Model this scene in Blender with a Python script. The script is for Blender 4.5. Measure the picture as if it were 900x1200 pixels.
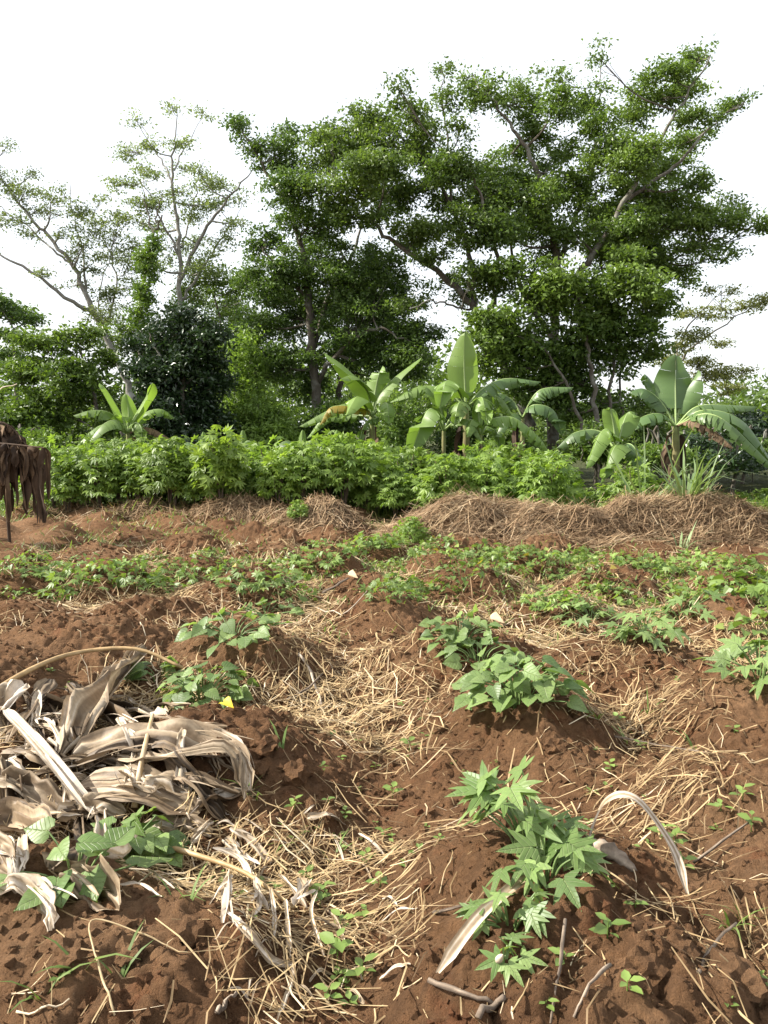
import bpy, math, random
import numpy as np

# ------------------------------------------------------------------ camera, sky, sun, exposure
scene = bpy.context.scene
for o in list(bpy.data.objects):
    bpy.data.objects.remove(o)
C = scene.collection
CAM = np.array((0.0, 0.0, 1.6))
PITCH = math.radians(6.1)
FPX = 933.0                                  # focal length in photograph pixels (1200 high)
cam = bpy.data.cameras.new('camera')
cam.sensor_fit = 'VERTICAL'; cam.sensor_height = 36.0; cam.lens = 28.0
cam.clip_start = 0.05; cam.clip_end = 3000
camo = bpy.data.objects.new('camera', cam)
camo.location = CAM; camo.rotation_euler = (math.pi/2 - PITCH, 0, 0)
C.objects.link(camo); scene.camera = camo

SUN_EL = math.radians(37); SUN_AZ = math.radians(-88)     # azimuth from +Y, towards -X: sun on the left
world = bpy.data.worlds.new('World'); scene.world = world; world.use_nodes = True
nt = world.node_tree; nt.nodes.clear()
sky = nt.nodes.new('ShaderNodeTexSky'); sky.sky_type = 'NISHITA'; sky.sun_disc = False
sky.sun_elevation = SUN_EL; sky.sun_rotation = SUN_AZ
sky.air_density = 1.0; sky.dust_density = 4.0; sky.ozone_density = 1.0
veil = nt.nodes.new('ShaderNodeMix'); veil.data_type = 'RGBA'      # thin white cloud veil over the whole sky
veil.inputs[0].default_value = 0.7
veil.inputs[7].default_value = (6.9, 7.1, 7.3, 1)
nt.links.new(sky.outputs[0], veil.inputs[6])
bg = nt.nodes.new('ShaderNodeBackground'); bg.inputs[1].default_value = 0.10
wo = nt.nodes.new('ShaderNodeOutputWorld')
nt.links.new(veil.outputs[2], bg.inputs[0]); nt.links.new(bg.outputs[0], wo.inputs[0])

sun = bpy.data.lights.new('sun', 'SUN'); sun.energy = 5.0; sun.angle = math.radians(0.6)
sun.color = (1.0, 0.95, 0.86)
suno = bpy.data.objects.new('sun', sun)
from mathutils import Vector, Matrix
sd = Vector((math.sin(SUN_AZ)*math.cos(SUN_EL), math.cos(SUN_AZ)*math.cos(SUN_EL), math.sin(SUN_EL)))
suno.rotation_euler = sd.to_track_quat('Z', 'Y').to_euler()
suno.location = (-20, 10, 30); C.objects.link(suno)
scene.view_settings.view_transform = 'Standard'; scene.view_settings.look = 'None'
scene.view_settings.gamma = 1.0; scene.view_settings.use_curve_mapping = False
scene.view_settings.exposure = 1.2
scene.render.engine = 'CYCLES'
scene.cycles.max_bounces = 6; scene.cycles.transmission_bounces = 4
scene.cycles.diffuse_bounces = 3; scene.cycles.glossy_bounces = 2

rng = np.random.default_rng(7); random.seed(7)
U = lambda a, b: float(rng.uniform(a, b))

# ------------------------------------------------------------------ helpers: points
FW = np.array((0, math.cos(PITCH), -math.sin(PITCH))); UP = np.array((0, math.sin(PITCH), math.cos(PITCH)))
def ray(px, py):
    return FW + np.array((1, 0, 0))*(px-450)/FPX + UP*(600-py)/FPX
def P(px, py, Y):
    d = ray(px, py); return CAM + d*(Y/d[1])
def plane(px, py, h):
    d = ray(px, py); return CAM + d*((h-CAM[2])/d[2])

# ------------------------------------------------------------------ helpers: noise
def _hash(ix, iy, s):
    n = (ix.astype(np.int64)*374761393 + iy.astype(np.int64)*668265263 + s*974711) & 0xffffffff
    n = ((n ^ (n >> 13))*1274126177) & 0xffffffff
    n = ((n ^ (n >> 16))*2246822519) & 0xffffffff
    return ((n ^ (n >> 15)) & 0xffffff)/float(0xffffff)*2-1
def vnoise(x, y, s=0):
    ix = np.floor(x); iy = np.floor(y); fx = x-ix; fy = y-iy
    u = fx*fx*fx*(fx*(fx*6-15)+10); v = fy*fy*fy*(fy*(fy*6-15)+10)
    a = _hash(ix, iy, s); b = _hash(ix+1, iy, s); c = _hash(ix, iy+1, s); d = _hash(ix+1, iy+1, s)
    return a*(1-u)*(1-v)+b*u*(1-v)+c*(1-u)*v+d*u*v
def rot(x, y, a): return x*math.cos(a)-y*math.sin(a), x*math.sin(a)+y*math.cos(a)

# ------------------------------------------------------------------ terrain
MOUNDS = []      # x, y, h, rx, ry
for (px, py, h, rx, ry) in [
        (275, 835, .34, .50, .48), (600, 805, .34, .50, .62), (545, 745, .30, .52, .55), (625, 985, .36, .50, .55),
        (650, 1130, .36, .52, .50), (165, 1075, .34, .55, .45), (40, 880, .17, .60, .55), (290, 742, .28, .46, .45),
        (105, 728, .33, .62, .50), (-40, 760, .32, .55, .55), (735, 752, .34, .58, .52), (880, 800, .36, .50, .55),
        (860, 905, .33, .48, .55), (960, 1000, .36, .50, .60), (-60, 1040, .33, .50, .50), (1010, 880, .33, .5, .5),
        (820, 1175, .22, .35, .40), (450, 702, .24, .42, .42)]:
    p = plane(px, py, h); MOUNDS.append((p[0], p[1], h, rx, ry))
for r, y in enumerate(np.concatenate([np.arange(6.3, 10, 1.0), np.arange(10.1, 14.2, .80)])):
    for x in np.arange(-9.5, 9.6, 1.10 if y < 10 else .90):
        mx = x + (r % 2)*.5 + U(-.16, .16); my = y + U(-.16, .16)
        if any((mx-a)**2+(my-b)**2 < .8 for a, b, *_ in MOUNDS[:18]): continue
        if my > 9.6 and mx > -.2: continue
        q_ = 1 if my < 10 else .80
        MOUNDS.append((mx, my, U(.2, .31), U(.40, .5)*q_, U(.38, .46)*q_))
for x in np.arange(-.4, 7, 1.1):                 # small mounds just ahead of the straw bank
    MOUNDS.append((x+U(-.1, .1), 9.25+U(-.15, .1), U(.18, .24), .42, .4))
MA = np.array(MOUNDS)

def coarse(x, y):
    s = np.zeros_like(x)
    wx = x + .07*vnoise(x*2.2, y*2.2, 3) ; wy = y + .07*vnoise(x*2.2, y*2.2, 5)
    for a, b, h, rx, ry in MOUNDS:
        d2 = ((wx-a)/rx)**2+((wy-b)/ry)**2
        k = d2 < 6
        if k.any():
            s[k] += (h*np.exp(-.95*d2[k]**1.15))**3
    s = np.cbrt(s)
    # long bank of piled dry grass on the right, lower heap left of it
    e = 1/(1+np.exp(-(x-.35)*5))
    s = np.maximum(s, .44*np.exp(-np.abs((y-10.75-.25*vnoise(x*.8, x*0, 8))/.60)**2.6)*e*(1+.42*vnoise(x*1.1, y*1.1, 11)+.15*vnoise(x*3.1, y*3.1, 12)))
    for a, b, h, rx, ry in ((-.95, 11.9, .42, .55, .5), (-2.3, 12.8, .34, .8, .5), (-4.0, 13.2, .25, .6, .4)):
        s = np.maximum(s, h*np.exp(-(((x-a)/rx)**2+((y-b)/ry)**2)))
    return s + .035*vnoise(x*.55, y*.55, 1)
def H(x, y, fine=True):
    x = np.atleast_1d(np.asarray(x, float)); y = np.atleast_1d(np.asarray(y, float))
    s = coarse(x, y)
    if fine:
        m = np.clip((16-y)/3, 0, 1)
        msk = np.clip(.55+.9*vnoise(x*1.7, y*1.7, 21), .12, 1)
        a, b = rot(x, y, .6); c, d = rot(x, y, 1.9)
        f = .055*(np.abs(vnoise(a*4.3, b*4.3, 31))-.25)*msk
        f += .046*(np.abs(vnoise(c*9.5, d*9.5, 32))-.25)*msk
        f += .034*(np.abs(vnoise(a*20+3, b*20, 33))-.25)*(.35+.65*msk)
        f += .020*(np.abs(vnoise(c*41, d*41, 34))-.25)*(.45+.55*msk)
        s = s+f*m+.012*m*vnoise(x*3, y*3, 9)
    return s
def Hs(x, y): return float(H(x, y)[0])
def hit(px, py):
    d = ray(px, py); t = np.linspace(1.2, 30, 2200)
    q = CAM[None]+t[:, None]*d[None]
    g = q[:, 2]-H(q[:, 0], q[:, 1])
    i = int(np.argmax(g < 0)); 
    if g[i] >= 0: i = len(t)-1
    return q[i]

# ------------------------------------------------------------------ helpers: meshes
class MB:
    def __init__(s): s.v = []; s.t = []; s.q = []; s.a = []; s.n = 0
    def add(s, v, tris=None, quads=None, tint=.5):
        v = np.asarray(v, float).reshape(-1, 3)
        s.v.append(v)
        s.a.append(np.full(len(v), tint) if np.isscalar(tint) else np.asarray(tint, float).ravel())
        if tris is not None and len(tris): s.t.append(np.asarray(tris, np.int64).reshape(-1, 3)+s.n)
        if quads is not None and len(quads): s.q.append(np.asarray(quads, np.int64).reshape(-1, 4)+s.n)
        s.n += len(v)
    def mesh(s, name, mat, smooth=False, origin=None):
        v = np.concatenate(s.v); 
        if origin is not None: v = v-np.asarray(origin)
        a = np.concatenate(s.a)
        t = np.concatenate(s.t) if s.t else np.zeros((0, 3), np.int64)
        q = np.concatenate(s.q) if s.q else np.zeros((0, 4), np.int64)
        me = bpy.data.meshes.new(name)
        me.vertices.add(len(v)); me.vertices.foreach_set('co', v.astype(np.float32).ravel())
        li = np.concatenate([t.ravel(), q.ravel()]).astype(np.int32)
        me.loops.add(len(li)); me.loops.foreach_set('vertex_index', li)
        st = np.concatenate([np.arange(len(t))*3, len(t)*3+np.arange(len(q))*4]).astype(np.int32)
        me.polygons.add(len(st)); me.polygons.foreach_set('loop_start', st)
        me.polygons.foreach_set('use_smooth', np.full(len(st), smooth))
        me.update(calc_edges=True)
        at = me.attributes.new('tint', 'FLOAT', 'POINT'); at.data.foreach_set('value', a.astype(np.float32))
        me.materials.append(mat)
        return me
def link(name, data=None, parent=None, loc=(0, 0, 0), rz=0.0, sc=1.0):
    o = bpy.data.objects.new(name, data); C.objects.link(o)
    o.location = tuple(float(c) for c in loc); o.rotation_euler = (0, 0, rz); o.scale = (sc, sc, sc)
    if parent: o.parent = parent
    return o
def tag(o, label, cat, group=None):
    o['label'] = label; o['category'] = cat
    if group: o['group'] = group
    return o
def copy_tree(o, loc, rz, sc, label=None, group=None):
    c = o.copy(); C.objects.link(c)
    c.location = tuple(float(k) for k in loc); c.rotation_euler = (0, 0, rz); c.scale = (sc, sc, sc)
    if label: c['label'] = label
    if group: c['group'] = group
    for ch in list(o.children):
        d = ch.copy(); C.objects.link(d); d.parent = c
        for g in list(ch.children):
            e = g.copy(); C.objects.link(e); e.parent = d
    return c
def unit(v): 
    v = np.asarray(v, float); return v/np.maximum(np.linalg.norm(v, axis=-1, keepdims=True), 1e-9)
def frames(d, n):                       # columns: side, axis, normal
    d = unit(d); s = unit(np.cross(d, n)); n2 = np.cross(s, d)
    return np.stack([s, d, n2], axis=-1)
def scatter(mb, tv, tf, pos, R, sc, tint, quads=False):
    N = len(pos); k = len(tv)
    sc = np.broadcast_to(np.asarray(sc, float), (N,))
    v = pos[:, None, :]+sc[:, None, None]*np.einsum('nij,kj->nki', R, tv)
    f = (np.asarray(tf)[None]+(np.arange(N)*k)[:, None, None]).reshape(-1, np.asarray(tf).shape[1])
    tt = np.repeat(np.broadcast_to(tint, (N,)), k)
    mb.add(v.reshape(-1, 3), None if quads else f, f if quads else None, tt)
def catmull(p, per=5):
    p = np.asarray(p, float)
    if len(p) < 3:
        t = np.linspace(0, 1, per+1)[:, None]; return p[0]*(1-t)+p[-1]*t
    q = np.vstack([2*p[0]-p[1], p, 2*p[-1]-p[-2]]); out = []
    for i in range(1, len(q)-2):
        for t in np.linspace(0, 1, per, endpoint=False):
            a, b, c, d = q[i-1], q[i], q[i+1], q[i+2]
            out.append(.5*((2*b)+(-a+c)*t+(2*a-5*b+4*c-d)*t*t+(-a+3*b-3*c+d)*t**3))
    out.append(p[-1]); return np.array(out)
def tube(mb, pts, r, sides=6, tint=.5, cap=False):
    pts = np.asarray(pts, float); n = len(pts); r = np.broadcast_to(np.asarray(r, float), (n,))
    tg = unit(np.gradient(pts, axis=0))
    ref = np.array((.31, .87, .38)) if abs(tg[:, 2]).mean() > .6 else np.array((.05, .1, 1.))
    s = unit(np.cross(tg, ref)); u = np.cross(s, tg)
    a = np.arange(sides)/sides*2*math.pi
    v = pts[:, None]+r[:, None, None]*(np.cos(a)[None, :, None]*s[:, None]+np.sin(a)[None, :, None]*u[:, None])
    q = []
    for i in range(n-1):
        for j in range(sides):
            k = (j+1) % sides
            q.append((i*sides+j, i*sides+k, (i+1)*sides+k, (i+1)*sides+j))
    tr = []
    if cap:
        for j in range(1, sides-1): tr += [(0, j+1, j), ((n-1)*sides, (n-1)*sides+j, (n-1)*sides+j+1)]
    mb.add(v, tr, q, tint)
def ribbon(mb, pts, w, curl=.25, crumple=.0, cols=4, normal=(0, 0, 1), tint=.5, twist=0.0, taper=(1, 1), phase=None):
    """a strip of leaf along pts: width w, curled across, crumpled"""
    pts = np.asarray(pts, float); n = len(pts); tg = unit(np.gradient(pts, axis=0))
    nn = np.asarray(normal, float)
    s = unit(np.cross(tg, nn)); u = np.cross(s, tg)
    t = np.linspace(0, 1, n); ph = U(0, 50) if phase is None else phase
    ww = w*(taper[0]*(1-t)+taper[1]*t)*np.clip(np.sin(np.clip(t*.94+.05, 0, 1)*math.pi)*2.8, .3, 1)*(1+min(crumple, .35)*.9*vnoise(t*n*.55+ph, t*0, 6))
    an = twist*t+ .5*twist*np.sin(t*5+ph)
    s2 = s*np.cos(an)[:, None]+u*np.sin(an)[:, None]; u2 = -s*np.sin(an)[:, None]+u*np.cos(an)[:, None]
    cc = np.linspace(-.5, .5, cols+1)
    V = np.zeros((n, cols+1, 3)); 
    for j, c in enumerate(cc):
        z = curl*ww*(4*c*c)+crumple*ww*vnoise(t*n*.35+ph, np.full(n, c*3.1+ph), 5)+.7*crumple*ww*vnoise(t*2.2+ph, np.full(n, c*8+ph), 7)
        V[:, j] = pts+s2*(c*ww)[:, None]+u2*z[:, None]
    q = [(i*(cols+1)+j, i*(cols+1)+j+1, (i+1)*(cols+1)+j+1, (i+1)*(cols+1)+j) for i in range(n-1) for j in range(cols)]
    tt = np.clip(tint+.46*vnoise(np.repeat(t*1.6, cols+1)+ph, np.tile(cc*19, n)+ph, 8)+.12*vnoise(np.repeat(t*n*.5, cols+1)+ph, np.tile(cc*5, n)+ph, 12), 0, 1)
    mb.add(V, None, q, tt)

# ------------------------------------------------------------------ materials
def newmat(name):
    m = bpy.data.materials.new(name); m.use_nodes = True; t = m.node_tree; t.nodes.clear()
    o = t.nodes.new('ShaderNodeOutputMaterial'); b = t.nodes.new('ShaderNodeBsdfPrincipled')
    t.links.new(b.outputs[0], o.inputs[0]); return m, t, b, o
def ramp(t, fac, stops):
    r = t.nodes.new('ShaderNodeValToRGB'); e = r.color_ramp.elements
    while len(e) < len(stops): e.new(.5)
    for k, (p, c) in zip(e, stops): k.position = p; k.color = (*c, 1)
    t.links.new(fac, r.inputs[0]); return r.outputs[0]
def noise(t, scale, detail=4, rough=.6, vec=None):
    n = t.nodes.new('ShaderNodeTexNoise'); n.inputs['Scale'].default_value = scale
    n.inputs['Detail'].default_value = detail; n.inputs['Roughness'].default_value = rough
    if vec is not None: t.links.new(vec, n.inputs['Vector'])
    return n.outputs[0]
def mixc(t, f, a, b, mode='MIX'):
    m = t.nodes.new('ShaderNodeMix'); m.data_type = 'RGBA'; m.blend_type = mode
    for s, x in ((0, f), (6, a), (7, b)):
        if hasattr(x, 'default_value'): t.links.new(x, m.inputs[s])
        elif isinstance(x, (int, float)): m.inputs[s].default_value = x
        else: m.inputs[s].default_value = (*x, 1)
    return m.outputs[2]
def bump(t, h, strength, dist, bsdf):
    n = t.nodes.new('ShaderNodeBump'); n.inputs['Strength'].default_value = strength; n.inputs['Distance'].default_value = dist
    t.links.new(h, n.inputs['Height']); t.links.new(n.outputs[0], bsdf.inputs['Normal']); return n
def leaf_mat(name, dark, light, rough=.45, trans=.35, spec=.4, yellow=(1.2, 1.25, .6), old=None, veins=False):
    m, t, b, o = newmat(name)
    a = t.nodes.new('ShaderNodeAttribute'); a.attribute_name = 'tint'
    st = [(0, dark), (.95, light)] if old is None else [(0, dark), (.88, light), (.97, old)]
    c = ramp(t, a.outputs['Fac'], st)
    oi = t.nodes.new('ShaderNodeObjectInfo')
    hs = t.nodes.new('ShaderNodeHueSaturation'); t.links.new(c, hs.inputs['Color'])
    mr = t.nodes.new('ShaderNodeMapRange'); mr.inputs[3].default_value = .82; mr.inputs[4].default_value = 1.18
    t.links.new(oi.outputs['Random'], mr.inputs[0]); t.links.new(mr.outputs[0], hs.inputs['Value'])
    c = hs.outputs[0]
    if veins:                                      # pale midrib and side veins, quilted blade between them
        def mth(op, a_, b_=None, c_=None):
            n_ = t.nodes.new('ShaderNodeMath'); n_.operation = op
            for i_, x_ in enumerate((a_, b_, c_)):
                if x_ is None: continue
                if hasattr(x_, 'default_value'): t.links.new(x_, n_.inputs[i_])
                else: n_.inputs[i_].default_value = x_
            return n_.outputs[0]
        tc = t.nodes.new('ShaderNodeTexCoord'); sp = t.nodes.new('ShaderNodeSeparateXYZ'); t.links.new(tc.outputs['Object'], sp.inputs[0])
        ax = mth('ABSOLUTE', sp.outputs[0]); w_ = mth('SINE', mth('MULTIPLY', mth('MULTIPLY_ADD', ax, -.75, sp.outputs[1]), 34.0))
        side = mth('SMOOTH_MIN', mth('MAXIMUM', mth('MULTIPLY_ADD', w_, 5.0, -4.0), 0.0), 1.0, .1)
        mid = mth('MAXIMUM', mth('MULTIPLY_ADD', ax, -45.0, 1.0), 0.0)
        vf = mth('MINIMUM', mth('ADD', mth('MULTIPLY', side, .55), mid), 1.0)
        c = mixc(t, mth('MULTIPLY', vf, .55), c, (.34, .40, .20))
        nz = noise(t, 7, 3, .6, tc.outputs['Object']); c = mixc(t, .5, c, ramp(t, nz, [(.3, (.72, .74, .7)), (.7, (1.2, 1.18, 1.1))]), 'MULTIPLY')
        bump(t, mth('MULTIPLY', vf, -1.0), .55, .012, b)
    t.links.new(c, b.inputs['Base Color']); b.inputs['Roughness'].default_value = rough
    b.inputs['Specular IOR Level'].default_value = spec
    tr = t.nodes.new('ShaderNodeBsdfTranslucent'); t.links.new(mixc(t, 1.0, c, yellow, 'MULTIPLY'), tr.inputs[0])
    mx = t.nodes.new('ShaderNodeMixShader'); mx.inputs[0].default_value = trans
    t.links.new(b.outputs[0], mx.inputs[1]); t.links.new(tr.outputs[0], mx.inputs[2]); t.links.new(mx.outputs[0], o.inputs[0])
    return m
def dry_mat(name, stops, rough=.7, trans=.15, scale=40, bumpd=.004, stretch=None):
    m, t, b, o = newmat(name)
    a = t.nodes.new('ShaderNodeAttribute'); a.attribute_name = 'tint'
    c = ramp(t, a.outputs['Fac'], stops)
    tc = t.nodes.new('ShaderNodeTexCoord'); n = noise(t, scale, 5, .65, tc.outputs['Object'])
    c = mixc(t, .55, c, ramp(t, n, [(.3, (.45, .42, .38)), (.7, (1.25, 1.2, 1.15))]), 'MULTIPLY')
    t.links.new(c, b.inputs['Base Color']); b.inputs['Roughness'].default_value = rough; b.inputs['Specular IOR Level'].default_value = .25
    bump(t, n, .5, bumpd, b)
    tr = t.nodes.new('ShaderNodeBsdfTranslucent'); t.links.new(c, tr.inputs[0])
    mx = t.nodes.new('ShaderNodeMixShader'); mx.inputs[0].default_value = trans
    t.links.new(b.outputs[0], mx.inputs[1]); t.links.new(tr.outputs[0], mx.inputs[2]); t.links.new(mx.outputs[0], o.inputs[0])
    return m

def soil_mat():
    m, t, b, o = newmat('red_soil')
    tc = t.nodes.new('ShaderNodeNewGeometry'); v = tc.outputs['Position']
    c = ramp(t, noise(t, 1.3, 5, .6, v), [(.3, (.150, .076, .037)), (.5, (.215, .116, .058)), (.72, (.285, .166, .088))])
    c = mixc(t, .75, c, ramp(t, noise(t, 26, 6, .7, v), [(.26, (.40, .36, .34)), (.5, (.95, .95, .95)), (.75, (1.45, 1.4, 1.32))]), 'MULTIPLY')
    c = mixc(t, ramp(t, noise(t, 5.5, 4, .6, v), [(.58, (0, 0, 0)), (.72, (.6, .6, .6))]), c, (.220, .084, .038))
    # fine pale root hairs and chaff in the soil
    c = mixc(t, ramp(t, noise(t, 140, 2, .5, v), [(.70, (0, 0, 0)), (.76, (.6, .6, .6))]), c, (.30, .21, .13))
    # beyond the field: grassy ground
    a = t.nodes.new('ShaderNodeAttribute'); a.attribute_name = 'tint'
    g = ramp(t, noise(t, 3.0, 5, .7, v), [(.3, (.030, .045, .014)), (.7, (.085, .085, .035))])
    c = mixc(t, a.outputs['Fac'], c, g)
    t.links.new(c, b.inputs['Base Color']); b.inputs['Roughness'].default_value = .95; b.inputs['Specular IOR Level'].default_value = .12
    n1 = noise(t, 40, 8, .8, v); n2 = noise(t, 190, 3, .6, v)
    ad = t.nodes.new('ShaderNodeMath'); ad.operation = 'MULTIPLY_ADD'; ad.inputs[1].default_value = .3
    t.links.new(n2, ad.inputs[0]); t.links.new(n1, ad.inputs[2])
    bump(t, ad.outputs[0], 1.0, .062, b)
    return m
def bark_mat(name, c0, c1, lich=(.42, .42, .38)):
    m, t, b, o = newmat(name)
    tc = t.nodes.new('ShaderNodeTexCoord'); mp = t.nodes.new('ShaderNodeMapping'); mp.inputs['Scale'].default_value = (1, 1, .25)
    t.links.new(tc.outputs['Object'], mp.inputs[0])
    n = noise(t, 9, 6, .7, mp.outputs[0]); c = ramp(t, n, [(.3, c0), (.7, c1)])
    c = mixc(t, ramp(t, noise(t, 2.6, 4, .6, tc.outputs['Object']), [(.5, (0, 0, 0)), (.65, (.8, .8, .8))]), c, lich)
    t.links.new(c, b.inputs['Base Color']); b.inputs['Roughness'].default_value = .9; b.inputs['Specular IOR Level'].default_value = .15
    bump(t, n, .8, .03, b); return m

M = {
 'soil': soil_mat(),
 'bark': bark_mat('grey_bark', (.065, .055, .042), (.15, .13, .105), (.24, .24, .21)),
 'bark_pale': bark_mat('pale_bark', (.14, .13, .11), (.27, .255, .225), (.36, .36, .33)),
 'crown_dark': leaf_mat('leaf_dark_tree', (.044, .084, .018), (.120, .185, .040), .40, .38, .45),
 'crown_mid': leaf_mat('leaf_mid_tree', (.068, .120, .024), (.175, .255, .056), .40, .42, .45),
 'crown_pale': leaf_mat('leaf_pale_tree', (.105, .140, .055), (.195, .240, .100), .5, .45, .4),  # washed-out, overexposed haze put into the leaf colour
 'crown_ever': leaf_mat('leaf_evergreen', (.016, .034, .012), (.042, .078, .024), .32, .2, .6),
 'crown_tan': leaf_mat('leaf_tan_tree', (.12, .14, .045), (.24, .255, .09), .5, .45, .3),
 'bush': leaf_mat('leaf_bush', (.068, .122, .022), (.175, .260, .050), .45, .38, .4),
 'cassava': leaf_mat('leaf_cassava', (.100, .172, .028), (.235, .335, .062), .46, .44, .5),
 'cassava_y': leaf_mat('leaf_cassava_young', (.13, .21, .035), (.26, .36, .065), .45, .45, .5),
 'potato': leaf_mat('leaf_sweet_potato', (.095, .165, .042), (.215, .305, .100), .46, .40, .5, veins=True),
 'potato_far': leaf_mat('leaf_sweet_potato_small', (.100, .170, .034), (.220, .310, .075), .46, .40, .5, old=(.32, .26, .05)),
 'stem': leaf_mat('stem_green', (.10, .16, .05), (.17, .24, .08), .5, .1, .4),
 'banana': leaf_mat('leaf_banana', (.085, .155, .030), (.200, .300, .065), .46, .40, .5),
 'banana_shade': leaf_mat('leaf_banana_shade', (.048, .098, .030), (.105, .170, .052), .42, .32, .5),  # darker copy of the banana leaf, shade put into its colour
 'rib': leaf_mat('banana_midrib', (.16, .24, .08), (.26, .34, .12), .4, .15, .5),
 'pseudo': dry_mat('banana_stem', [(0, (.07, .045, .028)), (.5, (.18, .15, .07)), (1, (.22, .26, .10))], .7, .0, 9),
 'grass': leaf_mat('grass_blade', (.085, .150, .030), (.190, .260, .070), .42, .38, .4, old=(.38, .32, .13)),
 'cane': leaf_mat('cane_grass', (.105, .170, .055), (.215, .290, .125), .55, .35, .5),
 'straw': dry_mat('straw', [(0, (.15, .10, .055)), (.45, (.38, .27, .14)), (.8, (.56, .43, .24)), (1, (.68, .58, .42))], .7, .2, 12),
 'straw_far': dry_mat('straw_bank', [(0, (.13, .085, .05)), (.5, (.30, .20, .115)), (.85, (.46, .34, .20)), (1, (.58, .47, .32))], .8, .1, 6),
 'dry': dry_mat('dry_banana_leaf', [(0, (.06, .042, .027)), (.3, (.20, .145, .092)), (.65, (.38, .30, .205)), (1, (.66, .59, .50))], .55, .15, 30),
 'dry_rib': dry_mat('dry_midrib', [(0, (.20, .12, .055)), (.5, (.40, .28, .14)), (1, (.82, .74, .62))], .5, .0, 22),
 'dead': dry_mat('dead_dark_leaf', [(0, (.030, .020, .014)), (.6, (.085, .055, .035)), (1, (.19, .13, .08))], .8, .1, 14),
 'wood': dry_mat('dry_stick', [(0, (.06, .045, .035)), (.5, (.21, .165, .125)), (1, (.46, .39, .31))], .9, .0, 70),
 'fringe': leaf_mat('leaf_banana_yellowing', (.16, .16, .03), (.38, .28, .05), .5, .4, .3),
 'petal': leaf_mat('yellow_leaf', (.60, .42, .03), (.72, .55, .06), .45, .3, .3),
}

# ------------------------------------------------------------------ ground
def axis(n0, lim, step, grow):
    out = [n0]; s = step
    while out[-1] < lim:
        if out[-1] > n0+2.1: s *= grow
        out.append(out[-1]+s)
    return np.array(out)
xp = axis(0, 900, .0115, 1.024); xs = np.concatenate([-xp[:0:-1], xp])
ys = [-40, -20, -10, -5, -2.5, -1, 0, .4, .8]; y = 1.0
while y < 1200:
    ys.append(y); y += max(.0098, .0036*y) if y < 15 else .07*y
ys = np.array(ys)
X, Y = np.meshgrid(xs, ys); xf, yf = X.ravel(), Y.ravel()
near = (np.abs(xf) < 14) & (yf > -2) & (yf < 18)
Z = np.zeros_like(xf); Z[near] = H(xf[near], yf[near])
edge = np.clip((14-np.abs(xf))/4, 0, 1)*np.clip((18-yf)/2, 0, 1); Z *= edge
nx, ny = len(xs), len(ys)
I = np.arange(nx*ny).reshape(ny, nx)
q = np.stack([I[:-1, :-1], I[:-1, 1:], I[1:, 1:], I[1:, :-1]], -1).reshape(-1, 4)
far_y = np.where(xf > 1, 11.4, 14.0)
gt = np.clip((yf-far_y+.5*vnoise(xf*1.3, yf*1.3, 2))/1.2, 0, 1)
mb = MB(); mb.add(np.stack([xf, yf, Z], 1), None, q, gt)
gr = link('ground', mb.mesh('ground', M['soil'], True)); gr['kind'] = 'structure'
TRI = [0]

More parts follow.
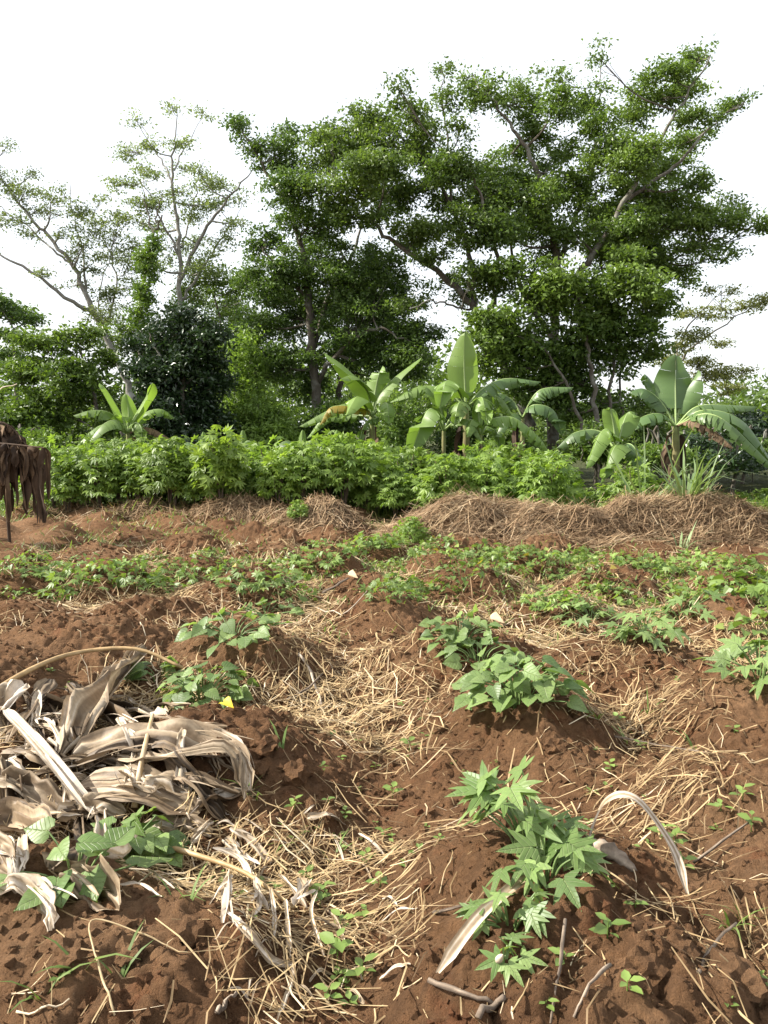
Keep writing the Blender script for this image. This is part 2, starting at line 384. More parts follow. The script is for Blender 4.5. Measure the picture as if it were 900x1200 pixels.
# ------------------------------------------------------------------ trees
LEAF_V = np.array([(0, 0, 0), (.25, .45, .06), (0, 1, -.08), (-.25, .45, .06)]); LEAF_F = [(0, 1, 2), (0, 2, 3)]
def randdir(n):
    return unit(rng.normal(size=(n, 3)))
def leaves(mb, pos, size, tint, up=.9, spread=1.0, tv=LEAF_V, tf=LEAF_F, droop=.25):
    n = len(pos); d = randdir(n)*np.array((1, 1, .7)); d[:, 2] -= droop
    nn = randdir(n)*spread+np.array((0, 0, up))
    scatter(mb, tv, tf, pos, frames(d, nn), size*rng.uniform(.7, 1.25, n), tint)
def tree(name, label, cat, Y, limbs, clusters, mat, bark='bark', leaf=.15, dens=.03, per=24, tuft=.27, depth=2.0, flat=.5, group=None, base_px=None, sides=7):
    l0 = limbs[0][0]
    b = P(l0[0][0], l0[0][1], Y); base = np.array((b[0], Y, Hs(b[0], Y)-.05))
    root = link(name, None, None, base); tag(root, label, cat, group)
    nodes = []
    for i, (pts, r0, r1) in enumerate(limbs):
        w = [P(p[0], p[1], Y+(p[2] if len(p) > 2 else 0)) for p in pts]
        if i == 0: w = [base]+w[1:] if w[0][2] < 1.2 else [base]+w
        c = catmull(w, 6)
        if len(c) > 4: c[1:-1] += rng.normal(size=(len(c)-2, 3))*.035
        r = np.linspace(r0, r1, len(c))*.82
        if i == 0: r[0] *= 1.5; r[1] *= 1.15
        m = MB(); tube(m, c-base, r, sides)
        link('trunk' if i == 0 else 'limb', m.mesh(name+'_limb', M[bark], True), root)
        nodes.append(np.column_stack([c, r]))
    nodes = np.vstack(nodes)
    tw = MB(); lv = MB()
    for cl in clusters:
        px, py, rx, ry = cl[:4]; dn = cl[4] if len(cl) > 4 else 1.0; dy = cl[5] if len(cl) > 5 else U(-depth, depth)
        tb = cl[6] if len(cl) > 6 else U(.3, .6)
        Yc = Y+dy; c = P(px, py, Yc); s = Yc/FPX
        R = np.array((rx*s, (rx+ry)*.5*s, ry*s))
        dist = np.linalg.norm(nodes[:, :3]-c, axis=1)+np.maximum(nodes[:, 2]-c[2], 0)*.8
        k = int(np.argmin(dist)); a = nodes[k, :3]
        mid = (a+c)/2+np.array((U(-.15, .15), U(-.15, .15), -.10*np.linalg.norm(c-a)))
        br = catmull([a, mid, c], 4); rr = min(nodes[k, 3]*.75, .055)
        tube(tw, br-base, np.linspace(rr, .012, len(br)), 5)
        n = max(4, int(rx*ry*dens*dn*1.25))
        d = randdir(n)*(rng.uniform(0, 1, n)**.45)[:, None]
        tp = c+d*R
        for p in tp[:: 2 if n > 12 else 1]:
            s0 = br[int(rng.integers(max(1, len(br)//2), len(br)))]
            m2 = (s0+p)/2+np.array((0, 0, -.06))
            tube(tw, np.array([s0, m2, p])-base, (.012, .008, .004), 3)
        ti = np.clip(tb+rng.normal(size=n)*.16, 0, .9)
        np_ = np.maximum(4, (per*2.5*rng.uniform(.6, 1.3, n)).astype(int))
        pos = np.repeat(tp, np_, 0)+np.clip(rng.normal(size=(np_.sum(), 3)), -1.6, 1.6)*np.array((tuft, tuft, tuft*flat))*rng.uniform(.35, 1.0, (np_.sum(), 1))
        tt = np.clip(np.repeat(ti, np_)+rng.normal(size=np_.sum())*.12, 0, .93)
        leaves(lv, pos-base, leaf*.86, tt)
    if clusters:
        t = link('twigs', tw.mesh(name+'_twigs', M[bark]), root); t['kind'] = 'stuff'
        cr = link('crown', lv.mesh(name+'_crown', M[mat]), root); cr['kind'] = 'stuff'
        TRI[0] += sum(len(f) for f in lv.t)
    return root

# big dark tree in the middle
tree('dense_tree', 'tall dense dark green tree rising behind the banana plant with the yellow fringe', 'tree', 27,
 [([(376, 540), (372, 480), (366, 410), (361, 350), (357, 305), (342, 255), (318, 210), (284, 155)], .24, .04),
  ([(366, 410, 0), (385, 350, .6), (412, 300, 1.0), (425, 262, 1.2)], .14, .04),
  ([(361, 350), (330, 320, -.8), (308, 290, -1.1)], .10, .03),
  ([(372, 450), (400, 410, -1), (440, 385, -1.6), (480, 400, -1.8)], .11, .03),
  ([(400, 540, 1), (398, 470, 1), (405, 400, 1.2), (410, 330, 1.4), (400, 290, 1.6)], .15, .05)],
 [(279,147,17,13,1.1,0,.45),(296,170,12,10,1.2,0),(324,182,34,22,1.2),(339,221,30,26,1.2),(339,155,20,9,.7),(367,262,46,24,1.1),(308,283,20,18,1.3,None or 0,.3),
  (328,322,44,32,1.2),(406,322,48,36,1.2),(372,300,34,24,1.1),(444,305,32,26,1.1),(308,380,32,24,1),(347,370,46,38,1.2),(425,380,52,38,1.2),(390,350,40,30,1.1),
  (483,408,32,24,1.1),(464,361,34,16,1),(328,423,48,30,1.1),(405,412,48,30,1.1),(452,425,36,22,1.0),(360,452,40,22,.9),(318,350,24,18,1.1),(470,390,26,16,1),(475,335,26,18,1),(440,345,34,24,1),(500,385,24,14,.9),(490,430,30,16,1),(440,400,34,22,1),(300,410,28,20,1),(290,335,18,20,1)],
 'crown_dark', dens=.040, per=25)
# leaning tree
tree('leaning_tree', 'tall tree with a grey trunk leaning over the tallest banana, long slanting limb', 'tree', 25,
 [([(628, 545), (622, 505), (606, 462), (578, 400), (556, 362), (520, 325), (470, 290), (432, 258), (405, 238)], .23, .04),
  ([(556, 362), (552, 310, .8), (530, 245, 1.4), (500, 195, 1.6), (470, 160, 1.8), (440, 140, 1.8)], .11, .03),
  ([(566, 378), (585, 330, -.6), (575, 275, -1), (560, 220, -1.2), (545, 195, -1.2)], .10, .03),
  ([(530, 245, 1.4), (525, 180, 1.8), (521, 130, 2), (518, 85, 2)], .06, .015),
  ([(500, 195, 1.6), (480, 150, 1.2), (469, 102, 1)], .05, .015),
  ([(560, 365), (540, 362, -1), (510, 352, -1.4), (480, 362, -1.4)], .05, .02)],
 [(386,182,36,24,1.2,None or 1,.65),(382,151,20,11,1),(433,139,36,18,1.1,1.5,.6),(468,103,13,22,.6),(483,130,20,14,.9),(452,168,44,22,1.2,1,.65),(522,122,14,18,.8),(518,80,12,20,.35),
  (499,178,30,20,1.2),(398,222,44,18,1.2,-.6,.7),(468,222,44,24,1.2),(538,198,34,24,1.2),(495,266,36,18,1.2,-.5,.65),(430,200,34,22,1.1),(420,252,30,14,1),(520,235,24,16,1),(540,150,16,14,.8),
  (573,225,28,22,1.1),(580,268,30,22,1),(561,318,34,13,1),(480,355,30,9,.8),(545,278,20,14,.9),(445,255,28,14,.9),(410,172,26,20,1.1),(500,148,22,14,.9),(510,300,24,12,.9),(530,330,22,10,.8),(545,345,22,12,.8),(585,335,26,14,1),(540,255,26,16,1),(480,285,26,12,.9),(455,195,30,18,1),(515,205,24,16,1)],
 'crown_mid', dens=.040, per=24)
# big right tree
tree('spreading_tree', 'tallest tree, wide open crown spreading above the vine hung tree', 'tree', 26,
 [([(650, 545), (648, 460), (650, 380), (652, 310), (642, 245), (622, 185), (600, 150), (575, 115)], .25, .03),
  ([(652, 320), (672, 262, .6), (692, 205, .9), (699, 150, 1), (703, 75, 1)], .12, .015),
  ([(650, 360), (690, 305, -.8), (725, 250, -1.2), (762, 180, -1.4), (800, 122, -1.4), (832, 66, -1.4)], .15, .02),
  ([(735, 235, -1.2), (790, 195, -.4), (830, 150, 0), (872, 120, 0)], .08, .02),
  ([(690, 330, .5), (750, 312, .8), (810, 290, 1.2), (860, 272, 1.4), (905, 262, 1.4)], .10, .02),
  ([(648, 400), (612, 340, .8), (600, 290, 1.2), (585, 245, 1.4)], .10, .03),
  ([(660, 350, 0), (700, 340, 1.5), (750, 330, 2), (770, 345, 2)], .06, .02)],
 [(573,108,32,20,1,.2),(553,86,18,11,.7),(608,119,27,22,1.1),(645,92,20,14,.5),(628,158,22,22,1.2),(655,122,24,22,1),(694,119,20,28,.8),(702,68,14,18,.35),(705,145,26,18,1),(717,165,22,14,.9),
  (573,205,28,16,1.1),(608,213,34,18,1.2),(573,245,30,20,1.1),(616,240,40,22,1.2),(589,271,34,16,1.1),(651,225,25,22,1.2),(678,213,28,22,1.2),
  (780,83,34,14,1),(814,66,20,13,1),(768,112,38,16,1),(744,139,20,18,1.1),(799,108,28,14,1),(822,135,28,12,1),(861,123,20,11,1.1),(799,166,34,14,1.1),(737,186,30,24,1.3,-2,.85),(760,172,22,14,1.2,-2,.8),(775,200,38,18,1.2),(814,213,22,13,1.1),
  (744,225,38,22,1.2),(783,240,38,18,1.2),(713,252,30,22,1.2),(744,263,40,22,1.2),(803,263,38,16,1.1),(845,260,32,11,1.1),(884,263,22,9,1.1),(814,287,28,9,1),(853,238,16,10,.3),
  (667,271,34,18,1.1),(705,294,40,22,1.2),(768,285,32,20,1.2),(803,330,24,8,.5),(845,285,20,7,.6),(640,290,24,18,1),(760,310,36,18,1.1),(690,250,26,18,1),(620,265,28,16,1),(790,315,30,14,1),(820,250,28,12,1),(730,275,30,18,1),(665,180,22,16,.9),(700,190,22,16,1),(860,252,24,9,1),(840,300,22,8,.8),(600,180,24,16,.9),(640,195,22,14,.9)],
 'crown_mid', dens=.040, per=24)
# vine-hung tree in front of it
tree('vine_tree', 'broad leaved tree hung with bright vines, in front of the tallest tree', 'tree', 23,
 [([(700, 545), (697, 480), (690, 420), (684, 370), (670, 335)], .11, .04),
  ([(712, 545, .4), (716, 470, .4), (722, 400, .4), (742, 345, .2)], .08, .03),
  ([(690, 545, -.4), (672, 470, -.5), (640, 410, -.6), (600, 390, -.6)], .07, .02),
  ([(725, 545, .8), (727, 480, .8), (726, 420, .9), (735, 380, 1)], .06, .02)],
 [(647,326,34,24,1.2,-.6,.75),(744,333,36,22,1.3,-.8,.75),(768,356,26,20,1.2),(686,345,44,26,1.2,.3,.5),(628,356,34,22,1.2,0,.6),(713,380,38,22,1.2,0,.25),(600,314,32,12,1.1,0,.55),
  (589,380,38,22,1.2,-.4,.55),(628,403,44,26,1.2,0,.3),(573,402,30,26,1.3,-.4,.6),(756,388,24,18,1.1,0,.3),(678,412,38,24,1.2,.6,.2),(672,448,34,24,1.1,.6,.25),(640,440,30,22,1,.6,.25),(655,480,34,24,1,.8,.25),(735,300,24,14,1,0,.6),(700,470,26,26,.7,1,.3),(620,450,30,22,1,.4,.4),(590,425,30,20,1,0,.5),(730,420,30,20,.9,.6,.35),(760,410,26,16,.9,.6,.4),(680,380,34,20,1,0,.5)],
 'bush', leaf=.19, dens=.034, per=18, tuft=.28)
# feathery tree low on the right
tree('feathery_tree', 'low feathery tree with flat tan green sprays behind the large dark banana', 'tree', 28,
 [([(775, 540), (778, 470), (795, 425), (830, 392), (895, 352)], .10, .015),
  ([(790, 435), (800, 395, .6), (820, 365, .8), (850, 340, 1)], .05, .012),
  ([(785, 450), (820, 445, -.8), (860, 436, -1)], .04, .012)],
 [(822,368,40,9,.8),(869,357,28,9,.9),(845,341,24,7,.7),(895,350,20,7,.8),(814,393,30,9,.9),(845,403,22,6,.8),(842,438,34,10,1.3,-.8,.8),(873,432,18,5,1),(783,419,26,10,1),(800,405,20,8,.8),(815,425,24,8,1,-.6,.7),(790,460,30,14,1),(850,455,26,8,.9)],
 'crown_tan', dens=.05, per=22, tuft=.26, depth=1.0, flat=.3, leaf=.12)
# pale sparse trees on the left
tree('pale_tree', 'pale sparse tree leaning away from the evergreen with long bare grey limbs', 'tree', 31,
 [([(172, 545), (165, 495), (146, 440), (112, 372), (86, 312), (52, 272), (18, 232), (-8, 190)], .20, .025),
  ([(108, 366), (85, 353, -.5), (28, 314, -.8), (-14, 292, -.8)], .12, .03),
  ([(100, 343), (98, 300, .6), (88, 262, .8), (82, 215, .8)], .06, .012),
  ([(86, 312), (58, 290, .6), (28, 262, .9), (-5, 240, 1)], .06, .015),
  ([(120, 388), (136, 340, .8), (128, 295, 1), (110, 262, 1)], .06, .015),
  ([(150, 450), (125, 400, 1), (118, 340, 1.2), (140, 280, 1.2)], .06, .015)],
 [(10,215,18,14,.8),(28,228,26,11,.8),(15,258,24,10,.8),(75,230,14,11,.8),(92,250,24,10,.9),(112,265,28,12,.9),(132,285,28,12,.9),(8,172,14,9,.4),(38,205,14,9,.5),(140,258,22,12,.8),(52,320,14,5,.7),(70,270,20,8,.7),
  (-15,200,20,14,.8),(-20,250,20,12,.8),(60,232,22,8,.8),(45,245,20,7,.8),(125,300,22,9,.9),(100,285,22,8,.8),(150,335,26,12,.9),(130,350,26,14,.9),(160,290,18,9,.8),(35,275,20,7,.7),(85,335,18,8,.7),(120,370,24,14,.9),(105,310,24,12,.7),(150,312,24,14,.8),(60,250,18,8,.7),(118,235,14,9,.7),(-10,290,16,8,.6),(90,300,16,9,.6)],
 'crown_pale', 'bark_pale', leaf=.13, dens=.045, per=18, tuft=.30, depth=1.5, flat=.4)
tree('pale_tree', 'pale sparse tree with upright forked limbs beside the dark evergreen', 'tree', 30,
 [([(205, 545), (204, 450), (207, 380), (211, 320), (209, 268), (201, 205), (205, 165), (207, 122)], .17, .012),
  ([(203, 215), (186, 182, .5), (164, 145, .7)], .05, .012),
  ([(210, 330), (238, 275, -.5), (268, 232, -.8), (297, 198, -.8)], .10, .02),
  ([(209, 355), (240, 312, .8), (264, 272, 1), (279, 250, 1)], .07, .015),
  ([(210, 300), (190, 258, -.6), (168, 213, -.8)], .06, .015),
  ([(212, 290), (222, 262, 1), (230, 220, 1.2), (238, 190, 1.3)], .05, .012),
  ([(204, 200), (216, 175, .4), (236, 140, .6)], .04, .01)],
 [(152,178,18,12,.9),(176,170,18,10,.7),(215,168,20,9,.9),(240,130,14,9,.6),(202,124,10,9,.4),(160,142,13,9,.4),(146,215,20,11,1),(170,240,24,11,1),(232,200,13,9,.9),(246,215,22,10,1),(255,240,24,12,1),(222,255,20,12,1),
  (280,228,14,9,.8),(165,195,18,8,.9),(190,235,20,9,.9),(215,225,18,9,.8),(200,290,22,10,.9),(180,310,24,12,.9),(228,285,20,10,.9),(225,320,24,14,.9),(262,215,16,8,.8),(235,240,18,9,.9),(190,268,20,10,.8),(255,285,22,12,.8),(240,310,22,14,.9),(185,205,14,8,.7),(210,195,16,8,.7),(160,260,20,10,.8),(268,262,18,10,.8)],
 'crown_pale', 'bark_pale', leaf=.13, dens=.045, per=18, tuft=.30, depth=1.4, flat=.4)
tree('creeper_snag', 'bare broken trunk wrapped in a column of dark creeper', 'tree', 27,
 [([(172, 545), (168, 440), (165, 370), (170, 320), (180, 275), (190, 252)], .12, .03), ([(180, 275), (172, 240, .2), (165, 212, .2)], .04, .01), ([(184, 262), (188, 232, -.2), (184, 220, -.2)], .03, .01)],
 [(168,340,14,22,1.4,0,.3),(172,308,13,18,1.4,0,.35),(178,284,9,12,1.2,0,.4),(165,370,14,18,1.2,0,.3)], 'bush', leaf=.15, dens=.06, per=20, tuft=.2)
# dark glossy evergreen on the left
tree('evergreen_tree', 'dark glossy round evergreen tree between pale trunks and middle tree', 'tree', 23.5,
 [([(215, 545), (214, 480), (212, 420), (210, 370)], .13, .03), ([(214, 460), (240, 420, .5), (255, 395, .6)], .05, .02), ([(213, 450), (185, 415, -.5), (175, 390, -.6)], .05, .02)],
 [(210,375,30,22,1.2),(182,398,30,22,1.2),(242,398,30,24,1.2),(212,425,48,30,1.3),(180,440,30,28,1.2),(246,445,32,30,1.2),(215,475,46,30,1.2),(180,490,32,26,1.1),(250,495,32,26,1.1),(215,515,40,22,1)],
 'crown_ever', leaf=.18, dens=.036, per=22, tuft=.26, depth=1.0)
tree('leafy_tree', 'light green airy tree filling the gap behind the dark evergreen and dense tree', 'tree', 33,
 [([(262, 545), (262, 440), (258, 380), (250, 330)], .12, .03), ([(260, 400), (280, 360, .5), (288, 330, .6)], .05, .02), ([(261, 420), (235, 380, -.5), (225, 350, -.6)], .05, .02)],
 [(252,325,28,18,1),(280,335,24,18,1),(230,345,30,18,1),(262,358,34,20,1),(285,375,26,20,1),(250,390,36,22,1),(275,415,30,22,1),(290,440,26,20,1),(150,385,30,18,1),(130,400,28,16,1),(160,410,28,18,1)],
 'crown_mid', leaf=.17, dens=.04, per=20, tuft=.32, depth=1.4)
# bright leafy trees at the far left
tree('leafy_tree', 'bright leafy small tree at the field edge behind the drooping dead plant', 'tree', 24,
 [([(118, 545), (113, 480), (104, 440), (92, 405)], .09, .03), ([(113, 470), (80, 440, -.4), (55, 410, -.6)], .05, .02), ([(110, 500), (60, 480, .4), (25, 450, .5)], .05, .02)],
 [(52,402,38,16,1.2,0,.6),(92,392,28,14,1.1,0,.6),(30,440,32,22,1.2),(80,440,38,26,1.2),(112,425,24,20,1.1),(58,480,44,24,1.1,.3,.6),(110,470,28,24,1),(20,490,34,24,1.1),(130,500,26,22,1),(70,515,44,18,1)],
 'bush', leaf=.19, dens=.034, per=18, tuft=.28, depth=1.1)
tree('far_tree', 'small round crowned tree far off beyond the leafy tree', 'tree', 46,
 [([(18, 520), (18, 440), (16, 385)], .22, .06)], [(14,366,28,13,1.2),(-4,352,14,10,1.2),(36,372,16,8,1.2),(10,395,20,10,1),(0,420,24,14,1),(30,430,24,14,1)], 'crown_dark', leaf=.28, dens=.07, per=18, tuft=.45, depth=1.5)
# understorey bushes, each its own shrub
def bush(px, top, w, Y, mat, label, leaf=.17, tint=.45, name='bush'):
    cl = []
    hb = 545-top
    for k in range(16):
        u = U(-1, 1); v = U(0, 1)
        cl.append((px+u*w*.75*(1-.35*v), top+12+v*0+ (1-v)*(hb-20)*.9, w*U(.38, .58), min(28, hb*.34)*U(.7, 1.1), 1.0, U(-1, 1), tint+U(-.15, .15)))
    return tree(name, label, 'bush', Y, [([(px, 548), (px+U(-6, 6), 500), (px+U(-10, 10), top+25)], .05, .02), ([(px+4, 548), (px+w*.4, 500, .3), (px+w*.5, top+35, .4)], .04, .015), ([(px-4, 548), (px-w*.4, 505, -.3), (px-w*.5, top+40, -.4)], .04, .015)],
                cl, mat, leaf=leaf, dens=.036, per=16, tuft=.28)
for args in [
    (288, 395, 26, 25.5, 'bush', 'light green bush between the dark evergreen and the dense dark tree', .17, .75),
    (310, 470, 40, 24.5, 'bush', 'low light green bush at the foot of the dense dark tree', .17, .65),
    (395, 470, 40, 25.5, 'crown_dark', 'dark understorey bush behind the banana plant with the yellow fringe', .16, .3),
    (470, 455, 34, 24.5, 'crown_mid', 'dull green bush in the gap between the two banana clumps', .13, .35),
    (560, 480, 50, 26, 'crown_dark', 'dark bush behind the tall upright banana leaf', .16, .3),
    (600, 500, 30, 22.5, 'crown_mid', 'low bush at the foot of the forked leaning trunk', .16, .3),
    (745, 470, 40, 25.5, 'crown_mid', 'dusty green bush between vine tree stems and the large dark banana', .14, .4),
    (870, 480, 46, 22.5, 'crown_ever', 'dark bush at the field corner past the large dark banana', .16, .35),
    (820, 510, 46, 20.5, 'crown_ever', 'low dark thicket under the torn leaves of the large dark banana', .15, .4),
    (910, 510, 36, 19.5, 'crown_dark', 'dark green bush ending the thicket at the field corner', .15, .4),
    (20, 500, 60, 21.5, 'bush', 'mid green bush behind the drooping dead plant', .16, .4),
    (-50, 430, 60, 25, 'bush', 'leafy bush beyond the field, past the small bright tree', .18, .5),
    (160, 510, 44, 22.5, 'crown_dark', 'dark low bush behind the young yellow green banana plant', .16, .35),
    (700, 500, 40, 19.5, 'bush', 'low leafy bush at the feet of the vine tree stems', .15, .35),
    (775, 520, 40, 18.6, 'crown_mid', 'low bush hiding the foot of the large dark banana', .14, .4),
    (860, 530, 44, 17.5, 'crown_ever', 'knee high dark thicket beyond the creeping ground cover', .14, .5),
    (960, 450, 60, 27, 'crown_mid', 'green bush beyond the field, past the dark corner thicket', .17, .4)]:
    bush(*args)
# distant wood, reads as one mass
def far_wood():
    mb = MB()
    for k in range(800):
        x = U(-46, 46); y = U(45, 68); top = 4.4+1.6*float(vnoise(np.array([x*.09]), np.array([3.]), 4)[0])
        n = 60; pos = np.array((x, y, U(.3, 1)*top))+rng.normal(size=(n, 3))*np.array((1.4, 1.0, .7))
        pos[:, 2] = np.maximum(pos[:, 2], .1)
        leaves(mb, pos, .5, np.clip(U(.2, .6)+rng.normal(size=n)*.15, 0, .9))
    o = link('far_wood', mb.mesh('far_wood', M['crown_mid'])); o['kind'] = 'stuff'
    tag(o, 'far-off wood seen through gaps below the trees', 'wood')
far_wood()

# ------------------------------------------------------------------ banana plants
def banana_leaf(root, pts, w, tear, base, mat='banana', tint=.5, fold=.35, dead=0.0, roll=0.0):
    """pts: midrib control points (world). Blade in torn strips either side of the midrib."""
    c = catmull(pts, 9); n = len(c); t = np.linspace(0, 1, n)
    tg = unit(np.gradient(c, axis=0)); ref = np.array((0, 0, 1.))
    s = unit(np.cross(tg, ref)+1e-6)
    k = np.abs(tg[:, 2]) > .93
    if k.any(): s[k] = unit(s[k]*.2+np.array((1., 0, 0)))
    if roll: 
        u0 = np.cross(s, tg); s = s*math.cos(roll)+u0*math.sin(roll)
    u = np.cross(s, tg)
    a0 = .16; bt = np.clip((t-a0)/(1-a0), 0, 1); prof = np.where(t > a0, np.sin(np.clip(bt, 0, 1)**.62*math.pi)**.55, 0)
    prof = np.nan_to_num(prof)
    mb = MB()
    for side in (-1, 1):
        i = int(np.argmax(t > a0)); drop = 0.
        while i < n-1:
            L = int(rng.integers(1, 3 if tear > .6 else (5 if tear > .2 else 12))); j = min(n-1, i+L)
            drop = U(0, 1)*tear*1.1+fold
            shrink = 1-.25*tear*U(0, 1)
            idx = np.arange(i, j+1); rows = []
            m = len(idx); gap = .16*tear*np.linspace(1, -1, m)[:, None]*np.linalg.norm(c[min(n-1, j)]-c[i])*.5
            for f in (0.02, .35, .7, 1.0):
                an = drop*(.35+.8*f)
                off = side*s[idx]*math.cos(an)-u[idx]*math.sin(an)+tg[idx]*.18*f
                z = off*(prof[idx]*w*1.3*f*(1-(1-shrink)*f))[:, None]
                if f > .3: z = z-tg[idx]*0+tg[idx]*gap*f
                rows.append(c[idx]+z+u[idx]*.012*(1-f))
            V = np.stack(rows, 1); 
            q = [(a*4+b, a*4+b+1, (a+1)*4+b+1, (a+1)*4+b) for a in range(m-1) for b in range(3)]
            tt = np.full((m, 4), tint+U(-.08, .08)); 
            if dead and U(0, 1) < dead: tt[:, 2:] = 1.0
            mb.add(V-base, None, q, np.clip(tt, 0, 1))
            i = j
    lf = link('leaf', mb.mesh('banana_leaf', M[mat], True), root)
    r = MB(); tube(r, c-base, np.linspace(.028, .006, n), 5, tint)
    link('midrib', r.mesh('banana_midrib', M['rib' if mat != 'dead' else 'dead'], True), lf)
    return lf
def banana(label, Y, cpx, cpy, lv, stem_r=.10, mat='banana', group=None, brown=True, name='banana_plant'):
    top = P(cpx, cpy, Y); base = np.array((top[0]+U(-.1, .1), Y, Hs(top[0], Y)-.03))
    root = link(name, None, None, base); tag(root, label, 'banana plant', group)
    st = catmull([base, base*.5+top*.5+np.array((.03, 0, 0)), top], 5)
    m = MB(); tube(m, st-base, np.linspace(stem_r, stem_r*.55, len(st)), 10, np.clip(np.repeat(np.linspace(.1, .9, len(st)), 10)+rng.normal(size=len(st)*10)*.1, 0, 1))
    link('pseudostem', m.mesh('pseudostem', M['pseudo'], True), root)
    if brown:
        for k in range(5):
            a = U(0, 6.28); h = U(.55, .95); p0 = base+(top-base)*h; d = np.array((math.cos(a), math.sin(a), 0))
            mb = MB(); ribbon(mb, catmull([p0+d*.06, p0+d*.16+np.array((0, 0, -.15)), p0+d*U(.12, .2)+np.array((0, 0, -U(.5, .9)))], 4)-base, U(.10, .2), .3, .3, 3, d, U(.2, .8), 1.2)
            link('dry_sheath', mb.mesh('dry_sheath', M['dead'], True), root)
    s = Y/FPX
    for L in lv:
        pts = [top]
        for (dx, dyp, dz) in L[0]:            # pixel offsets right, up from the crown; depth metres
            pts.append(np.array((top[0]+dx*s, Y+dz, top[2]+dyp*s)))
        banana_leaf(root, pts, L[1], L[2], base, L[3] if len(L) > 3 else mat, L[4] if len(L) > 4 else U(.35, .65), L[5] if len(L) > 5 else .35, 0, L[6] if len(L) > 6 else 0)
    return root
banana('young banana plant with upright yellow green leaves, beside the dark evergreen', 18.5, 150, 508,
  [([(-6,22,-.1),(-20,50,-.2),(-27,57,-.25)],.20,.1,'banana',.8),([(0,25,.1),(-3,46,.1)],.15,.0,'banana',.7),([(8,18,0),(24,44,0),(32,58,-.1)],.19,.15,'banana',.85),
   ([(-15,22,-.2),(-35,26,-.3),(-55,20,-.4)],.20,.6),([(-15,10,-.5),(-30,2,-.7),(-44,-14,-.8)],.22,.5),([(14,12,-.3),(24,4,-.5),(22,-20,-.6)],.18,.5),([(14,22,.3),(34,28,.4),(48,18,.5)],.2,.6),([(-4,14,-.5),(-14,10,-.8),(-28,-10,-1.0)],.24,.3),([(18,6,.3),(40,-4,.3),(62,-22,.3)],.13,.9,'dead',.9)], .08)
banana('banana plant with broad lit leaves and a fringe of yellowing strips', 17.5, 436, 488,
  [([(-12,34,-.2),(-32,56,-.35),(-53,70,-.4)],.27,.08,'banana',.7),([(-5,28,-.3),(-20,44,-.6),(-34,40,-.9)],.24,.2,'banana',.55),([(4,30,.1),(8,48,.1),(13,58,.1)],.22,.35,'banana',.6),
   ([(10,26,.1),(28,46,.2),(58,68,.2)],.20,.1,'banana',.85),([(-10,14,-.6),(-16,20,-1.0),(-26,0,-1.3)],.24,.1,'banana',.7),([(-20,14,-.2),(-46,8,-.3),(-82,-12,-.4)],.22,.7,'banana',.5),([(-30,2,.3),(-56,0,.4),(-78,-26,.5)],.18,.9,'banana',.55),
   ([(14,14,-.3),(18,10,-.7),(20,-12,-.9)],.2,.3,'banana',.6),([(6,-2,-.4),(-8,-10,-.6),(-18,-46,-.7)],.12,.9,'banana',.4),([(-10,8,-.5),(-44,10,-.6),(-58,-10,-.6)],.15,1.,'fringe',.7)], .10)
banana('tallest banana plant with one upright glowing leaf and long torn arching leaves', 17.2, 546, 478,
  [([(-2,30,0),(-3,55,0),(-2,86,.05)],.28,.05,'banana',.92,.25),([(-12,20,-.4),(-26,28,-.7),(-34,-2,-.9)],.30,.1,'banana',.45),([(-26,22,.2),(-56,24,.3),(-92,6,.3)],.26,.75,'banana',.55),
   ([(20,22,.1),(48,34,.2),(88,30,.2)],.24,.85,'banana_shade',.7),([(12,10,-.5),(14,6,-.9),(18,-20,-1.1)],.24,.4,'banana',.6),([(-6,6,-.6),(-14,2,-1.),(-20,-24,-1.2)],.22,.3,'banana',.65),([(24,14,.4),(46,10,.5),(62,-14,.6)],.2,.8,'banana',.5),([(2,26,.3),(6,46,.4),(10,58,.4)],.18,.2,'banana',.6)], .11)
banana('low banana sucker with a broad leaf bent over the cassava, beside the tall banana', 16.6, 520, 505,
  [([(-10,20,-.3),(-22,20,-.5),(-42,-34,-.6)],.34,.25,'banana',.55),([(-4,26,0),(-18,48,0),(-30,52,.1)],.16,.2,'banana',.5),([(10,18,.1),(16,30,.1),(24,34,.1)],.15,.1,'banana',.75),([(14,12,-.2),(30,10,-.3),(42,-12,-.4)],.16,.5)], .07, brown=False)
banana('small banana sucker with a rolled standing leaf by the tall banana', 16.8, 563, 510,
  [([(8,16,-.2),(34,20,-.3),(62,0,-.3),(76,-18,-.3)],.22,.75,'banana',.6),([(-3,26,0),(-2,44,0)],.1,0,'banana',.7),([(10,10,.3),(22,4,.5),(30,-24,.5)],.18,.6,'banana',.45),([(-8,14,-.4),(-14,16,-.6),(-20,-2,-.8)],.16,.3)], .07)
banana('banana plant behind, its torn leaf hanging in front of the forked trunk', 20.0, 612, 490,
  [([(12,26,-.2),(26,34,-.3),(54,34,-.4)],.26,.9,'banana_shade',.75),([(-10,20,.2),(-30,28,.2),(-52,12,.2)],.24,.7,'banana_shade',.6),([(8,14,-.5),(30,8,-.6),(40,-20,-.7)],.26,.6,'banana_shade',.5),([(-10,4,-.4),(-24,0,-.6),(-36,-24,-.7)],.24,.6,'banana_shade',.5)], .09, 'banana_shade')
